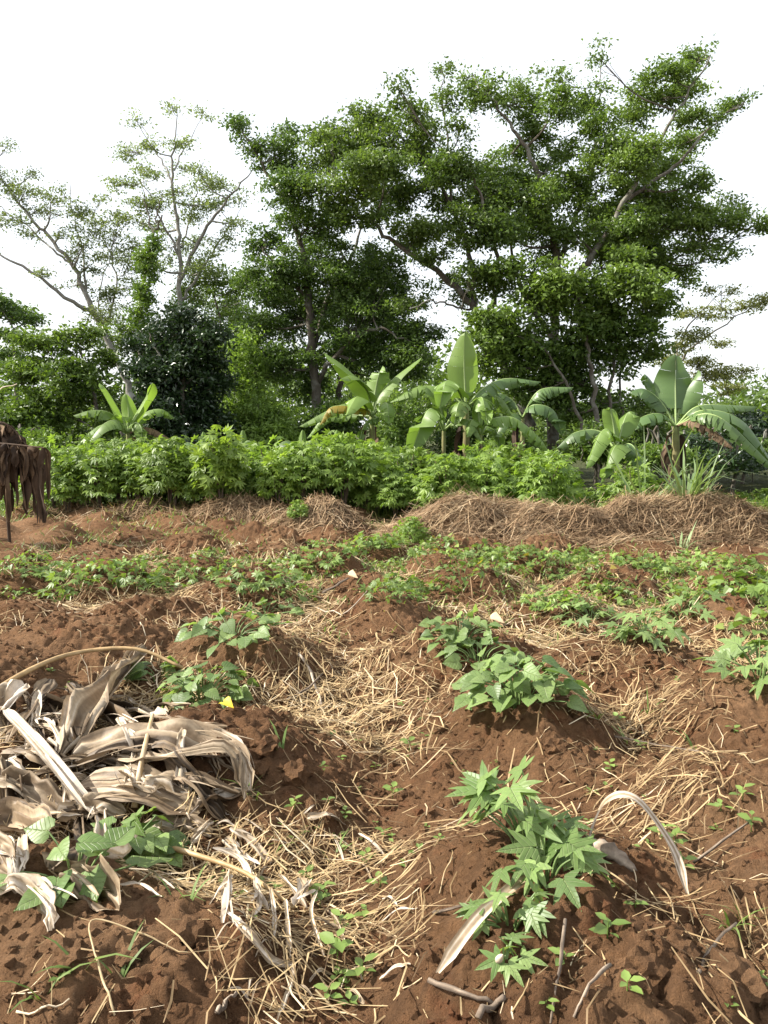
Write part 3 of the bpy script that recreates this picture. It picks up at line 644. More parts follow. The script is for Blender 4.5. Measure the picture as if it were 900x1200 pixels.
banana('large dark banana plant behind the cane grass with one withered brown leaf', 17.0, 792, 500,
  [([(2,36,.2),(3,56,.3),(2,84,.3)],.36,.1,'banana_shade',.6,.2),([(8,26,.2),(20,48,.3),(30,66,.3)],.27,.2,'banana_shade',.75),([(18,22,-.2),(48,24,-.3),(86,22,-.3)],.24,.6,'banana_shade',.7),([(22,18,-.4),(62,6,-.6),(98,-44,-.7)],.27,.35,'banana_shade',.7),
   ([(20,14,-.6),(44,0,-.9),(90,-48,-1.1)],.24,.9,'banana_shade',.95),([(-16,30,.2),(-34,44,.3),(-50,40,.3)],.27,.4,'banana_shade',.4),([(-20,14,-.1),(-44,10,-.2),(-66,-10,-.2)],.24,.6,'banana_shade',.45),([(10,6,-.5),(30,-6,-.7),(46,-24,-.9)],.18,.9,'dead',.9),([(-8,30,.4),(-22,54,.5),(-30,62,.5)],.24,.3,'banana_shade',.4)], .12, 'banana_shade')
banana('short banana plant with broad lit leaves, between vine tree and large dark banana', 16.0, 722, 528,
  [([(-8,18,-.2),(-22,22,-.3),(-42,-20,-.5)],.26,.35,'banana',.6),([(-4,8,-.4),(-14,0,-.6),(-28,-36,-.7)],.22,.2,'banana',.6),([(-2,26,.1),(-6,44,.1),(-8,50,.1)],.15,.1,'banana',.7),([(-16,22,.3),(-44,20,.4),(-64,2,.4)],.22,.5,'banana_shade',.7),([(10,28,.2),(18,44,.3),(26,44,.3)],.22,.2,'banana',.45),([(8,8,-.4),(14,-4,-.6),(10,-24,-.7)],.2,.4,'banana_shade',.6)], .07, brown=False)
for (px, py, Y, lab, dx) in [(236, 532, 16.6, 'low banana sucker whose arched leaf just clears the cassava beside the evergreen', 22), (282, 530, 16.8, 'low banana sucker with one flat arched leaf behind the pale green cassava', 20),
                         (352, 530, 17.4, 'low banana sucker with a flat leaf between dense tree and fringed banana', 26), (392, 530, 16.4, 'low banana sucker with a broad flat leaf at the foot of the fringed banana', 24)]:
    banana(lab, Y, px, py, [([(-dx*.4,12,-.2),(-dx*.8,10,-.3),(-dx*1.2,-4,-.4)],.22,.3,'banana_shade',.7),([(dx*.4,12,-.1),(dx*.8,10,-.2),(dx*1.2,-5,-.3)],.22,.3,'banana_shade',.7),([(2,14,0),(3,26,0)],.07,0,'banana',.6),([(0,10,-.4),(-3,8,-.7),(-6,-12,-.8)],.2,.3,'banana',.5)], .06, brown=False, group='low banana suckers behind the cassava')

# ------------------------------------------------------------------ cassava
def lobe(ang, L, w, dz):
    c, s = math.cos(ang), math.sin(ang); pts = [(0, .0, 0), (w, L*.5, -.02-dz*.3), (0, L, -dz), (-w, L*.5, -.02-dz*.3), ]
    return [(x*c-y*s, x*s+y*c, z) for x, y, z in pts]
CV = []; CF = []
for k, a in enumerate((-1.35, -.7, 0, .7, 1.35)):
    L = (.72, .92, 1, .92, .72)[k]; i = len(CV); CV += lobe(a, L, .16, .34); CF += [(i, i+1, i+2), (i, i+2, i+3)]
CV = np.array(CV)
def cassava_proto(name, nl, h, rad, mat, leaf=.145, low=.15):
    root = link(name, None); m = MB(); lv = MB()
    tops = []
    for k in range(5):
        a = U(0, 6.28); r = rad*U(.1, .6); tp = np.array((math.cos(a)*r, math.sin(a)*r, h*U(.75, .98))); tops.append(tp)
        tube(m, catmull([(0, 0, -.05), tp*.5*np.array((.7, .7, 1)), tp], 4), np.linspace(.018, .008, 9), 5, .3)
    link('stem', m.mesh('cassava_stem', M['wood'], True), root)
    d = randdir(nl); d[:, 2] = np.abs(d[:, 2])*1.2-.25; d = unit(d)
    r = rng.uniform(.62, 1.05, nl)*(1+.15*np.sin(np.arctan2(d[:, 1], d[:, 0])*4+U(0, 6)))
    pos = d*r[:, None]*np.array((rad, rad, h*.55))+np.array((0, 0, h*.48))
    ax = d*np.array((1, 1, .3))+rng.normal(size=(nl, 3))*.45; ax[:, 2] -= .25
    nn = d*.7+np.array((0, 0, .8))+rng.normal(size=(nl, 3))*.35
    scatter(lv, CV, CF, pos, frames(ax, nn), leaf*rng.uniform(.7, 1.2, nl), np.clip(rng.normal(size=nl)*.22+.5, 0, 1))
    f = link('foliage', lv.mesh('cassava_foliage', M[mat]), root); f['kind'] = 'stuff'
    return root
CP = [cassava_proto('cassava_plant', 400, 1.22, .56, 'cassava') for k in range(4)]
CY = cassava_proto('cassava_plant', 270, 1.15, .42, 'cassava_y', .15)
used = set()
def put(proto, loc, sc, label, cat, group=None, rz=None):
    rz = U(0, 6.28) if rz is None else rz
    if proto.name not in used:
        used.add(proto.name); o = proto; o.location = tuple(float(c) for c in loc); o.rotation_euler = (0, 0, rz); o.scale = (sc, sc, sc)
    else: o = copy_tree(proto, loc, rz, sc)
    for k in ('group',):
        if k in o: del o[k]
    return tag(o, label, cat, group)
def gput(proto, px, Y, sc, label, cat, group=None, rz=None):
    x = P(px, 540, Y)[0]; return put(proto, (x, Y, Hs(x, Y)-.02), sc, label, cat, group, rz)
ORD = ['zeroth','first','second','third','fourth','fifth','sixth','seventh','eighth','ninth','tenth','eleventh','twelfth','thirteenth','fourteenth','fifteenth','sixteenth','seventeenth']; fr = 0
k = 0
for row, (Y, a, b, st, s0) in enumerate([(13.5, 78, 450, 40, .88), (13.0, 455, 585, 38, .86), (14.3, 55, 660, 42, .94), (15.1, 60, 660, 44, .98), (15.9, 70, 650, 46, 1.0)]):
    for px in np.arange(a, b, st):
        front = row < 2; fr += front
        gput(CP[k % 4], px+U(-8, 8), Y+U(-.25, .25), s0*U(.80, 1.14)*(1 if px < 460 else .94),
             ORD[fr]+' front row cassava bush, counting from the dead drooping plant towards the straw bank' if front else 'leafy cassava bush in the back rows of the hedge, below the bananas',
             'cassava', 'cassava bushes in the front row' if front else 'cassava bushes in the back rows'); k += 1
gput(CP[1], 632, 12.7, .95, 'round cassava bush at the right end of the hedge, behind the straw bank', 'cassava')
gput(CP[2], 745, 12.3, .86, 'small cassava bush behind the straw bank, beside the tall cane grass', 'cassava')
gput(CY, 258, 12.9, 1.05, 'pale yellow green cassava standing forward of the hedge', 'cassava')
gput(CY, 205, 13.2, .82, 'short pale cassava shoot under the hedge, next to dry grass', 'cassava')
gput(CY, 325, 13.0, .8, 'low cassava shoot at the hedge foot above straw heaps', 'cassava')
p = hit(482, 645); put(CP[3], (p[0], p[1], p[2]-.03), .36, 'small round dark leafed bush in front of the straw bank', 'bush')
p = hit(350, 612); put(CP[0], (p[0], p[1], p[2]-.03), .28, 'small leafy sprout on the straw heap below the hedge', 'bush')

# ------------------------------------------------------------------ sweet potato plants
def heart(fold=.10, curl=.12, wave=.03):
    sp = np.array([0, .07, .26, .5, .76, 1.0]); ey = np.array([-.15, -.05, .2, .46, .74, 1.0]); ex = np.array([.20, .42, .48, .37, .18, 0])
    v = []
    for i in range(6):
        for f in (-1, -.5, 0, .5, 1):
            x = f*ex[i]; yv = sp[i]*(1-abs(f))+ey[i]*abs(f)
            z = fold*abs(f)*ex[i]*2-curl*(yv**2)-.10*(abs(f) == 1)*ex[i]+wave*math.sin(i*2.1+f*3)
            v.append((x, yv, z))
    q = [(a*5+b, a*5+b+1, a*5+b+6, a*5+b+5) for a in range(5) for b in range(4)]
    return np.array(v), q
def lobed(curl=.16):
    th = [-150, -118, -100, -88, -70, -56, -46, -38, -24, -10, 0, 10, 24, 38, 46, 56, 70, 88, 100, 118, 150]
    rr = [.16, .36, .60, .45, .30, .58, .90, .66, .40, .72, 1.08, .72, .40, .66, .90, .58, .30, .45, .60, .36, .16]
    v = [(0, 0, 0)]; 
    for f in (.5, 1):
        for a, r in zip(th, rr):
            r2 = r*f if f == 1 else min(r*.62, .33)
            v.append((r2*math.sin(math.radians(a)), r2*math.cos(math.radians(a)), -curl*r2*r2+.05*abs(math.sin(math.radians(a)*3))*r2))
    n = len(th); tr = []
    for i in range(n-1): tr += [(0, i+2, i+1), (1+i, 2+i, n+1+i+1), (1+i, n+2+i, n+1+i)]
    return np.array(v), tr
def leafmesh(kind, mat, k, tint):
    mb = MB()
    if kind == 'heart': v, q = heart(U(.05, .22), U(.05, .3), U(.01, .05)); mb.add(v, None, q, tint)
    else: v, t = lobed(U(.05, .35)); mb.add(v, t, None, tint)
    return mb.mesh('potato_leaf', M[mat], True)
LM = {kd: [leafmesh(kd, 'potato', k, tn) for k, tn in enumerate((.1, .3, .45, .55, .7, .95))] for kd in ('heart', 'lobed')}
def potato(px, py, label, n, spread, height, size, kind='heart', lean=(0, 0), tall=.35, seed=0, asym=0):
    r = np.random.default_rng(seed+100); b = hit(px, py); base = b-np.array((0, 0, .01))
    root = link('sweet_potato_plant', None, None, base); tag(root, label, 'plant')
    sm = MB()
    for k in range(n):
        a = r.uniform(0, 2*math.pi); rad = spread*math.sqrt(r.uniform(.02, 1)); dx, dy = math.cos(a)*rad, math.sin(a)*rad*.8
        hgt = height*(1-.55*(rad/spread)**1.5)*r.uniform(.45, 1.05)
        tip = np.array((dx+lean[0]*hgt, dy+lean[1]*hgt, 0)); gz = Hs(base[0]+tip[0], base[1]+tip[1])-base[2]
        tip[2] = max(gz+.03, hgt+.35*gz)
        s0 = np.array((dx*.25, dy*.25, .0)); s0[2] = Hs(base[0]+s0[0], base[1]+s0[1])-base[2]-.01
        cv = catmull([s0, np.array((dx*.5, dy*.5, tip[2]*.62)), tip], 4)
        tube(sm, cv, np.linspace(.0042, .0026, len(cv)), 5, r.uniform(.2, .9))
        az = a+r.uniform(-.9, .9); el = r.uniform(-.55, .15)
        d = np.array((math.cos(az)*math.cos(el), math.sin(az)*math.cos(el), math.sin(el)))
        nn = np.array((-.35, -.25, 1.))+r.normal(size=3)*.33
        R = frames(d, nn); me = LM[kind][int(r.integers(0, 6))]
        lf = link('leaf', me, root); s = size*r.uniform(.65, 1.15)
        lf.matrix_local = Matrix(((R[0, 0]*s, R[0, 1]*s, R[0, 2]*s, tip[0]), (R[1, 0]*s, R[1, 1]*s, R[1, 2]*s, tip[1]), (R[2, 0]*s, R[2, 1]*s, R[2, 2]*s, tip[2]), (0, 0, 0, 1)))
    link('stem', sm.mesh('potato_stem', M['stem'], True), root)
    return root
potato(238, 822, 'heart leaved sweet potato with a yellow leaf at its foot', 58, .27, .21, .092, 'heart', (0, 0), seed=1)
potato(185, 800, 'sweet potato vine tip reaching over the dead banana leaf heap', 9, .14, .17, .125, 'heart', (-.3, 0), seed=2)
potato(608, 820, 'bushy sweet potato with broad notched leaves on the ridge crest', 64, .27, .23, .10, 'heart', (0, 0), seed=3)
potato(560, 775, 'sweet potato trailing just behind the bushy one on the ridge', 28, .22, .18, .095, 'heart', (0, 0), seed=4)
potato(540, 748, 'sweet potato with pale leaf tops at the far end of the ridge', 34, .26, .19, .092, 'heart', seed=5)
potato(618, 1005, 'deeply lobed sweet potato, tallest of its ridge', 24, .16, .29, .105, 'lobed', (-.15, .15), seed=6)
potato(640, 1035, 'lobed sweet potato side shoots low beside the weathered root chunk', 18, .14, .15, .088, 'lobed', (.1, 0), seed=7)
potato(598, 1090, 'small lobed sweet potato in front of the dry straight leaf blade', 14, .11, .12, .07, 'lobed', seed=8)
tiny = potato(590, 1135, 'tiny lobed sweet potato shoot with a withered white bud', 7, .06, .07, .058, 'lobed', seed=16)
potato(85, 1035, 'big leaved sweet potato among the dead banana leaves', 13, .19, .17, .115, 'heart', (-.1, 0), seed=29)
potato(150, 1015, 'upright tuft of sweet potato shoots beside the dead banana heap', 26, .15, .22, .095, 'heart', (.15, 0), seed=10)
potato(272, 745, 'sweet potato with pale leaf tops on the mound behind the yellow leaf plant', 34, .30, .19, .105, 'heart', seed=11)
potato(312, 722, 'loose sweet potato trailing off the back of that mound', 16, .25, .14, .10, 'heart', seed=12)
potato(890, 795, 'lobed sweet potato at the crest of the ridge past the big bare mound', 30, .26, .20, .12, 'lobed', seed=13)
potato(755, 745, 'sweet potato on the big bare mound with crumbling front', 26, .24, .17, .10, 'lobed', seed=14)
potato(692, 728, 'smaller sweet potato sharing the big bare mound', 22, .24, .14, .095, 'lobed', seed=15)
potato(800, 725, 'sweet potato behind the big bare mound, beside its neighbour', 22, .26, .16, .10, 'lobed', seed=17)
bd = MB(); zz = np.linspace(0, 1, 7); tube(bd, np.stack([-.02+.012*zz, -.015-.02*zz, .035+.035*zz], 1), np.array([.002, .005, .008, .009, .007, .005, .001]), 7, np.clip(.9+np.tile(rng.normal(size=7)*.15, 7), 0, 1), True)
link('bud', bd.mesh('bud', M['dry'], True), tiny)
# yellow leaf, pale husk
def single_leaf(name, px, py, size, mat, label, cat, mesh=None, lift=.03, tilt=(.5, -.6, .6)):
    p = hit(px, py); mb = MB(); v, q = heart(.3, .35, .05); R = frames(np.array((.6, -.5, .1)), np.array(tilt))
    mb.add((v*size)@R.T, None, q, .6); o = link(name, mb.mesh(name, M[mat], True), None, p+np.array((0, 0, lift))); return tag(o, label, cat)
single_leaf('yellow_leaf', 262, 832, .065, 'petal', 'single yellow leaf at the foot of a sweet potato plant', 'leaf', lift=.035)
single_leaf('dry_husk', 408, 680, .11, 'dry_rib', 'pale dry husk lying between the mid-field mounds', 'husk', lift=.05)
single_leaf('dry_husk', 575, 735, .12, 'dry_rib', 'whitish dry husk behind the trailing ridge plants', 'husk', lift=.07)

def small_potato_proto(nl, kind):
    root = link('sweet_potato_plant', None); lv = MB(); sm = MB()
    v, q = heart(.15, .15, .03) if kind else (CV*np.array((1, 1, .6)), None)
    n2 = nl; a = rng.uniform(0, 6.283, n2); rad = .34*np.sqrt(rng.uniform(.01, 1, n2))
    z = (.24*(1-.6*(rad/.34)**2))*rng.uniform(.3, 1.05, n2)+.02
    pos = np.stack([np.cos(a)*rad, np.sin(a)*rad, z], 1)
    ax = np.stack([np.cos(a), np.sin(a), rng.uniform(-.6, .1, n2)], 1)+rng.normal(size=(n2, 3))*.4
    nn = np.array((-.15, -.1, 1.))+rng.normal(size=(n2, 3))*.4
    tt = np.clip(rng.normal(size=n2)*.22+.5, 0, .9); tt[rng.uniform(size=n2) < .015] = 1
    if kind: 
        hv = np.array([(0, 0, 0), (.42, -.08, .04), (.40, .3, .02), (0, 1, -.15), (-.40, .3, .02), (-.42, -.08, .04)]); hf = [(0, 1, 2), (0, 2, 3), (0, 3, 4), (0, 4, 5)]
        scatter(lv, hv, hf, pos, frames(ax, nn), .088*rng.uniform(.65, 1.2, n2), tt)
    else: scatter(lv, v, CF, pos, frames(ax, nn), .085*rng.uniform(.65, 1.2, n2), tt)
    for p in pos[::2]:
        tube(sm, [(p[0]*.2, p[1]*.2, -.04), (p[0]*.6, p[1]*.6, p[2]*.6), tuple(p)], (.004, .003, .0025), 3, .5)
    link('stem', sm.mesh('small_potato_stem', M['stem']), root)
    f = link('foliage', lv.mesh('small_potato_foliage', M['potato_far']), root); f['kind'] = 'stuff'
    return root
SP = [small_potato_proto(n, k) for n, k in ((70, 1), (55, 0), (85, 0), (60, 1), (75, 0), (45, 1))]
MID = {
 ('leafy sweet potato plant among the small red mounds before the hedge', 'sweet potato plants on the small red mounds'):
  [(20,695,.6),(95,688,1.15),(160,685,1.0),(190,690,.8),(50,675,.9),(15,668,.8),(125,668,.7),(205,668,.8),(235,678,.8),(265,668,.8),(300,688,1.0),(330,684,.9),(70,700,.7),(345,700,.7),(285,660,.6),(150,665,.7),(320,660,.6),(100,660,.7),(40,655,.6),(245,652,.6),(180,655,.6),(340,665,.7)],
 ('leafy sweet potato plant in the middle of the field, before the low straw heap', 'sweet potato plants in mid field'):
  [(370,662,.9),(392,650,.8),(435,642,1.0),(455,698,.8),(465,690,.8),(412,650,.8),(450,640,.8),(350,650,.7),(375,640,.6),(465,665,.6),(500,650,.7),(520,640,.7),(480,700,.5),(430,665,.6),(395,675,.5),(355,675,.6)],
 ('leafy sweet potato plant on the mounds before the long straw bank', 'sweet potato plants before the straw bank'):
  [(560,655,1.0),(576,668,.9),(592,652,.9),(540,676,.8),(605,668,.7),(678,664,1.2),(664,658,.9),(695,672,.8),(650,710,.9),(680,705,.7),(740,708,.9),(800,678,1.1),(770,670,.9),(822,662,1.1),(745,662,.8),(840,680,.8),
   (882,704,1.3),(888,680,1.2),(862,696,.9),(895,742,1.1),(720,690,.6),(620,690,.5),(520,690,.6),(905,715,1.2),(930,690,1.2),(640,660,.8),(655,675,.7),(715,660,.8),(780,690,.7),(850,665,.8),(810,700,.8),(530,655,.8),(615,650,.7),(585,690,.5),(700,690,.6)]}
k = 0
for (lab, grp), L in MID.items():
    for (px, py, s) in L:
        p = hit(px, py); put(SP[k % 6], (p[0], p[1], p[2]-.03), s*U(.72, .92)*(1 if p[1] < 9 else 1.1), lab, 'plant', grp); k += 1

# ------------------------------------------------------------------ grass, weeds
BL_V = np.array([(-.5, 0, 0), (.5, 0, 0), (.42, .4, .10), (-.42, .4, .10), (.26, .75, .06), (-.26, .75, .06), (0, 1, -.08)])
BL_Q = [(0, 1, 2, 3), (3, 2, 4, 5)]; BL_T = [(5, 4, 6)]
def blades(mb, pos, d, L, w, tint, bend=.5):
    n = len(pos); d = unit(d); hz = unit(d*np.array((1, 1, 0))+rng.normal(size=(n, 3))*np.array((.05, .05, 0)))
    sd_ = np.stack([-hz[:, 1], hz[:, 0], np.zeros(n)], 1); ts = (0, .35, .7, 1.0); V = np.zeros((n, 8, 3))
    bend = np.broadcast_to(bend, (n,))
    for i, t in enumerate(ts):
        c = pos+d*(L*t)[:, None]+hz*(bend*L*t*t*.6)[:, None]-np.array((0, 0, 1))*(bend*L*t**2.2*.75)[:, None]
        ww = (w*(1, .95, .7, .05)[i])[:, None]*.5
        V[:, i*2] = c-sd_*ww; V[:, i*2+1] = c+sd_*ww
    f = np.array([(0, 1, 3, 2), (2, 3, 5, 4), (4, 5, 7, 6)])[None]+(np.arange(n)*8)[:, None, None]
    mb.add(V.reshape(-1, 3), None, f.reshape(-1, 4), np.repeat(tint, 8))
def tall_grass(px, py, label, n, h, w, mat='cane'):
    p = hit(px, py); root = link('cane_grass', None, None, p-np.array((0, 0, .02))); tag(root, label, 'grass')
    for k in range(n):
        mb = MB(); a = U(0, 6.28); r = U(0, .13); d = np.array([[math.cos(a)*.35, math.sin(a)*.35, 1.]])
        blades(mb, np.array([[math.cos(a)*r, math.sin(a)*r, 0]]), d, np.array([h*U(.6, 1.1)]), np.array([w*U(.7, 1.2)]), np.array([U(.1, .9)]), U(.1, .6))
        link('leaf', mb.mesh('cane_leaf', M[mat], True), root)
p0 = P(757, 570, 12.2)
def cane_at(px, Y, label, n, h, w):
    x = P(px, 560, Y)[0]; q = (px, Y)
    root = link('cane_grass', None, None, (x, Y, Hs(x, Y)-.02)); tag(root, label, 'grass')
    for k in range(n):
        mb = MB(); a = U(0, 6.28); r = U(0, .14); d = np.array([[math.cos(a)*.3, math.sin(a)*.3, 1.]])
        blades(mb, np.array([[math.cos(a)*r, math.sin(a)*r, 0]]), d, np.array([h*U(.55, 1.1)]), np.array([w*U(.7, 1.2)]), np.array([U(.1, .9)]), U(.08, .85))
        link('leaf', mb.mesh('cane_leaf', M['cane'], True), root)
cane_at(757, 11.6, 'tall green cane grass behind the straw bank with long arching blades', 24, 1.95, .04)
cane_at(803, 10.9, 'pale green cane grass clump standing on the straw bank', 30, 1.25, .036)
cane_at(818, 11.1, 'smaller pale cane grass beside the clump on the straw bank', 18, 1.05, .035)
cane_at(800, 9.7, 'short cane grass shoots on the front slope of the straw bank', 12, .5, .03)
cane_at(612, 13.0, 'thin grass blades poking up beside the round cassava bush', 6, .8, .02)
def grass_tuft_proto(n, h, w, mat='grass', spread=.010):
    mb = MB(); a = rng.uniform(0, 6.28, n); d = np.stack([np.cos(a)*.5, np.sin(a)*.5, np.ones(n)], 1)
    blades(mb, np.stack([np.cos(a)*spread*rng.uniform(0, 1, n), np.sin(a)*spread*rng.uniform(0, 1, n), np.zeros(n)-.01], 1), d, h*rng.uniform(.5, 1.1, n), w*rng.uniform(.7, 1.2, n), rng.uniform(.2, .8, n), rng.uniform(.1, .8, n))
    return mb.mesh('grass_tuft', M[mat], True)
GT = [grass_tuft_proto(n, h, w) for n, h, w in ((5, .15, .009), (4, .12, .008), (7, .13, .007), (3, .16, .009))]
def seedling_proto(n, s, h):
    mb = MB(); hv = np.array([(0, 0, 0), (.3, .35, .06), (.22, .7, .05), (0, 1, -.05), (-.22, .7, .05), (-.3, .35, .06)]); hf = [(0, 1, 2), (0, 2, 3), (0, 3, 4), (0, 4, 5)]
    a = np.arange(n)*2.4+U(0, 6); d = np.stack([np.cos(a), np.sin(a), np.full(n, .15)], 1); z = np.linspace(h*.5, h, n)
    scatter(mb, hv, hf, np.stack([np.cos(a)*.004, np.sin(a)*.004, z], 1), frames(d, np.tile((0, 0, 1.), (n, 1))+rng.normal(size=(n, 3))*.2), s*rng.uniform(.7, 1.2, n), rng.uniform(.3, .9, n))
    tube(mb, [(0, 0, -.01), (.002, .001, h*.5), (0, 0, h)], (.002, .0018, .0012), 4, .4)
    return mb.mesh('seedling', M['potato_far'], True)
SE = [seedling_proto(n, s, h) for n, s, h in ((4, .035, .025), (5, .04, .05), (3, .03, .02), (6, .045, .07))]
GR = 'grass tufts sprouting among the mounds'; SG = 'weed seedlings on the bare soil'
for (px, py) in [(205, 1055), (222, 1055), (300, 935), (345, 980), (95, 1135), (335, 990), (140, 1145), (50, 1165), (290, 930), (815, 880), (760, 835), (735, 870), (700, 840), (855, 1085), (870, 1075), (440, 690), (745, 690), (620, 660), (330, 880), (390, 1010), (365, 700), (205, 985)]:
    p = hit(px, py); o = link('grass_tuft', GT[int(rng.integers(4))], None, p, U(0, 6.28), U(.8, 1.3)); tag(o, 'sparse tuft of thin green grass blades growing among the mounds', 'grass', GR)
spots = [(530, 897), (545, 905), (515, 985), (500, 970), (345, 985), (395, 1150), (405, 1160), (380, 1050), (360, 1040), (420, 930), (430, 1010), (720, 1040), (745, 1065), (690, 965), (760, 990), (775, 985), (800, 1020), (712, 1110), (735, 1160), (660, 1130),
         (845, 950), (870, 940), (790, 1000), (840, 975), (700, 880), (740, 860), (780, 850), (860, 860), (395, 1130), (640, 1180), (70, 1150), (175, 780), (60, 790), (460, 855), (480, 880), (410, 1180), (440, 965), (425, 985), (690, 985), (880, 975), (310, 1040), (380, 905), (400, 890), (850, 1180), (885, 1165), (375, 1065), (430, 1075), (350, 1000), (445, 1040), (400, 1090), (385, 940), (440, 900), (420, 870), (470, 830), (370, 1110), (385, 1175), (425, 1150), (345, 950), (405, 960), (450, 985), (460, 935), (725, 850), (715, 905), (750, 880)]
for (px, py) in spots:
    p = hit(px, py); o = link('seedling', SE[int(rng.integers(4))], None, p, U(0, 6.28), U(.45, 1.1)); tag(o, 'tiny green weed seedling sprouting from bare soil or straw', 'seedling', SG)
def low(x, y):                       # 1 in furrows, 0 on mounds
    return np.clip(1-coarse(x, y)/.19, 0, 1)
def field_grass():
    mb = MB()
    n = 60000; x = rng.uniform(-8, 8, n); y = rng.uniform(5.5, 14.2, n); f = low(x, y)*.7+.25
    kp = (rng.uniform(size=n) < f*np.clip(vnoise(x*.8, y*.8, 61)*1.6+.25, 0, 1)*np.clip((y-5.0)/3, 0, 1)) & ~((x > .2) & (y > 9.9))
    x, y = x[kp], y[kp]; m = len(x); a = rng.uniform(0, 6.28, m); d = np.stack([np.cos(a)*.6, np.sin(a)*.6, np.ones(m)], 1)
    tt = rng.uniform(.1, 1, m)
    blades(mb, np.stack([x, y, H(x, y)-.01], 1), d, rng.uniform(.05, .16, m), rng.uniform(.008, .016, m), tt, rng.uniform(.1, .9, m))
    # dry-green grass fringe under the hedge
    n = 5000; x = rng.uniform(-7.5, 1.2, n); y = rng.normal(size=n)*.35+13.4+.3*vnoise(x*.7, x*0, 3)
    kp = vnoise(x*1.4, y*.4, 67) > -.1; x, y = x[kp], y[kp]; m = len(x); a = rng.uniform(0, 6.28, m); d = np.stack([np.cos(a)*.6, np.sin(a)*.6, np.ones(m)], 1)
    blades(mb, np.stack([x, y, H(x, y)-.01], 1), d, rng.uniform(.12, .4, m), rng.uniform(.012, .02, m), rng.uniform(.4, 1, m), rng.uniform(.1, .9, m))
    o = link('grass', mb.mesh('grass', M['grass'])); o['kind'] = 'stuff'; tag(o, 'short weedy grass between the mounds and under the hedge', 'grass')
    # small weeds in the furrows of the nearer field
    wb = MB(); n = 2600; x = rng.uniform(-4, 5, n); y = rng.uniform(2.2, 11, n); kp = rng.uniform(size=n) < (.12+.8*low(x, y))*np.clip(vnoise(x*1.5, y*1.5, 71)*1.5+.2, 0, 1)
    x, y = x[kp], y[kp]; m = len(x); c = 4; a = rng.uniform(0, 6.28, m*c); pos = np.repeat(np.stack([x, y, H(x, y)+.015], 1), c, 0)+rng.normal(size=(m*c, 3))*np.array((.008, .008, .006))
    d = np.stack([np.cos(a), np.sin(a), rng.uniform(-.1, .5, m*c)], 1)
    scatter(wb, np.array([(0, 0, 0), (.3, .5, .06), (0, 1, -.05), (-.3, .5, .06)]), LEAF_F, pos, frames(d, np.tile((0, 0, 1.), (m*c, 1))+rng.normal(size=(m*c, 3))*.3), rng.uniform(.012, .035, m*c), rng.uniform(.2, .9, m*c))
    o = link('weeds', wb.mesh('weeds', M['potato_far'])); o['kind'] = 'stuff'; tag(o, 'scattered tiny weeds carpeting the furrows', 'weeds')
    # green ground cover past the straw bank on the right
    gb = MB(); n = 34000; x = rng.uniform(.8, 13, n); y = rng.uniform(11.6, 19, n); pos = np.stack([x, y, H(x, y)+.02+.14*np.clip(vnoise(x*1.2, y*1.2, 81)+.5, 0, 1)*rng.uniform(0, 1, n)], 1)
    leaves(gb, pos, .13, rng.uniform(.2, .9, n), 1.2, .6)
    n = 12000; x = rng.uniform(-14, 1, n); y = rng.uniform(14.0, 22, n); pos = np.stack([x, y, H(x, y)+.02+.2*rng.uniform(0, 1, n)], 1)
    leaves(gb, pos, .13, rng.uniform(.1, .7, n), 1.2, .6)
    o = link('ground_cover', gb.mesh('ground_cover', M['bush'])); o['kind'] = 'stuff'; tag(o, 'low green creeping ground cover beyond the straw bank', 'ground cover')
field_grass()

# ------------------------------------------------------------------ straw
def straws(mb, x, y, L, w, tint, lift=.02, tilt=.0, az=None):
    n = len(x); a = rng.uniform(0, 6.28, n) if az is None else az; dx, dy = np.cos(a), np.sin(a); k = rng.uniform(-.5, .5, n)
    V = np.zeros((n, 6, 3)); zo = rng.uniform(.003, 1, n)*lift; tl = rng.normal(size=n)*tilt
    for i, t in enumerate((-.5, 0, .5)):
        bx = x+dx*L*t-dy*k*L*(t*t-.1); by = y+dy*L*t+dx*k*L*(t*t-.1)
        z = H(bx, by)+zo+np.maximum(tl*L*t, -.01)+rng.uniform(0, .4, n)*lift
        c = np.stack([bx, by, z], 1); s = np.stack([-dy, dx, rng.uniform(-.6, .6, n)], 1)*(w*(.8, 1, .5)[i]*.5)[:, None]
        V[:, i*2] = c-s; V[:, i*2+1] = c+s
    f = np.array([(0, 1, 3, 2), (2, 3, 5, 4)])[None]+(np.arange(n)*6)[:, None, None]
    mb.add(V.reshape(-1, 3), None, f.reshape(-1, 4), np.repeat(tint, 6))
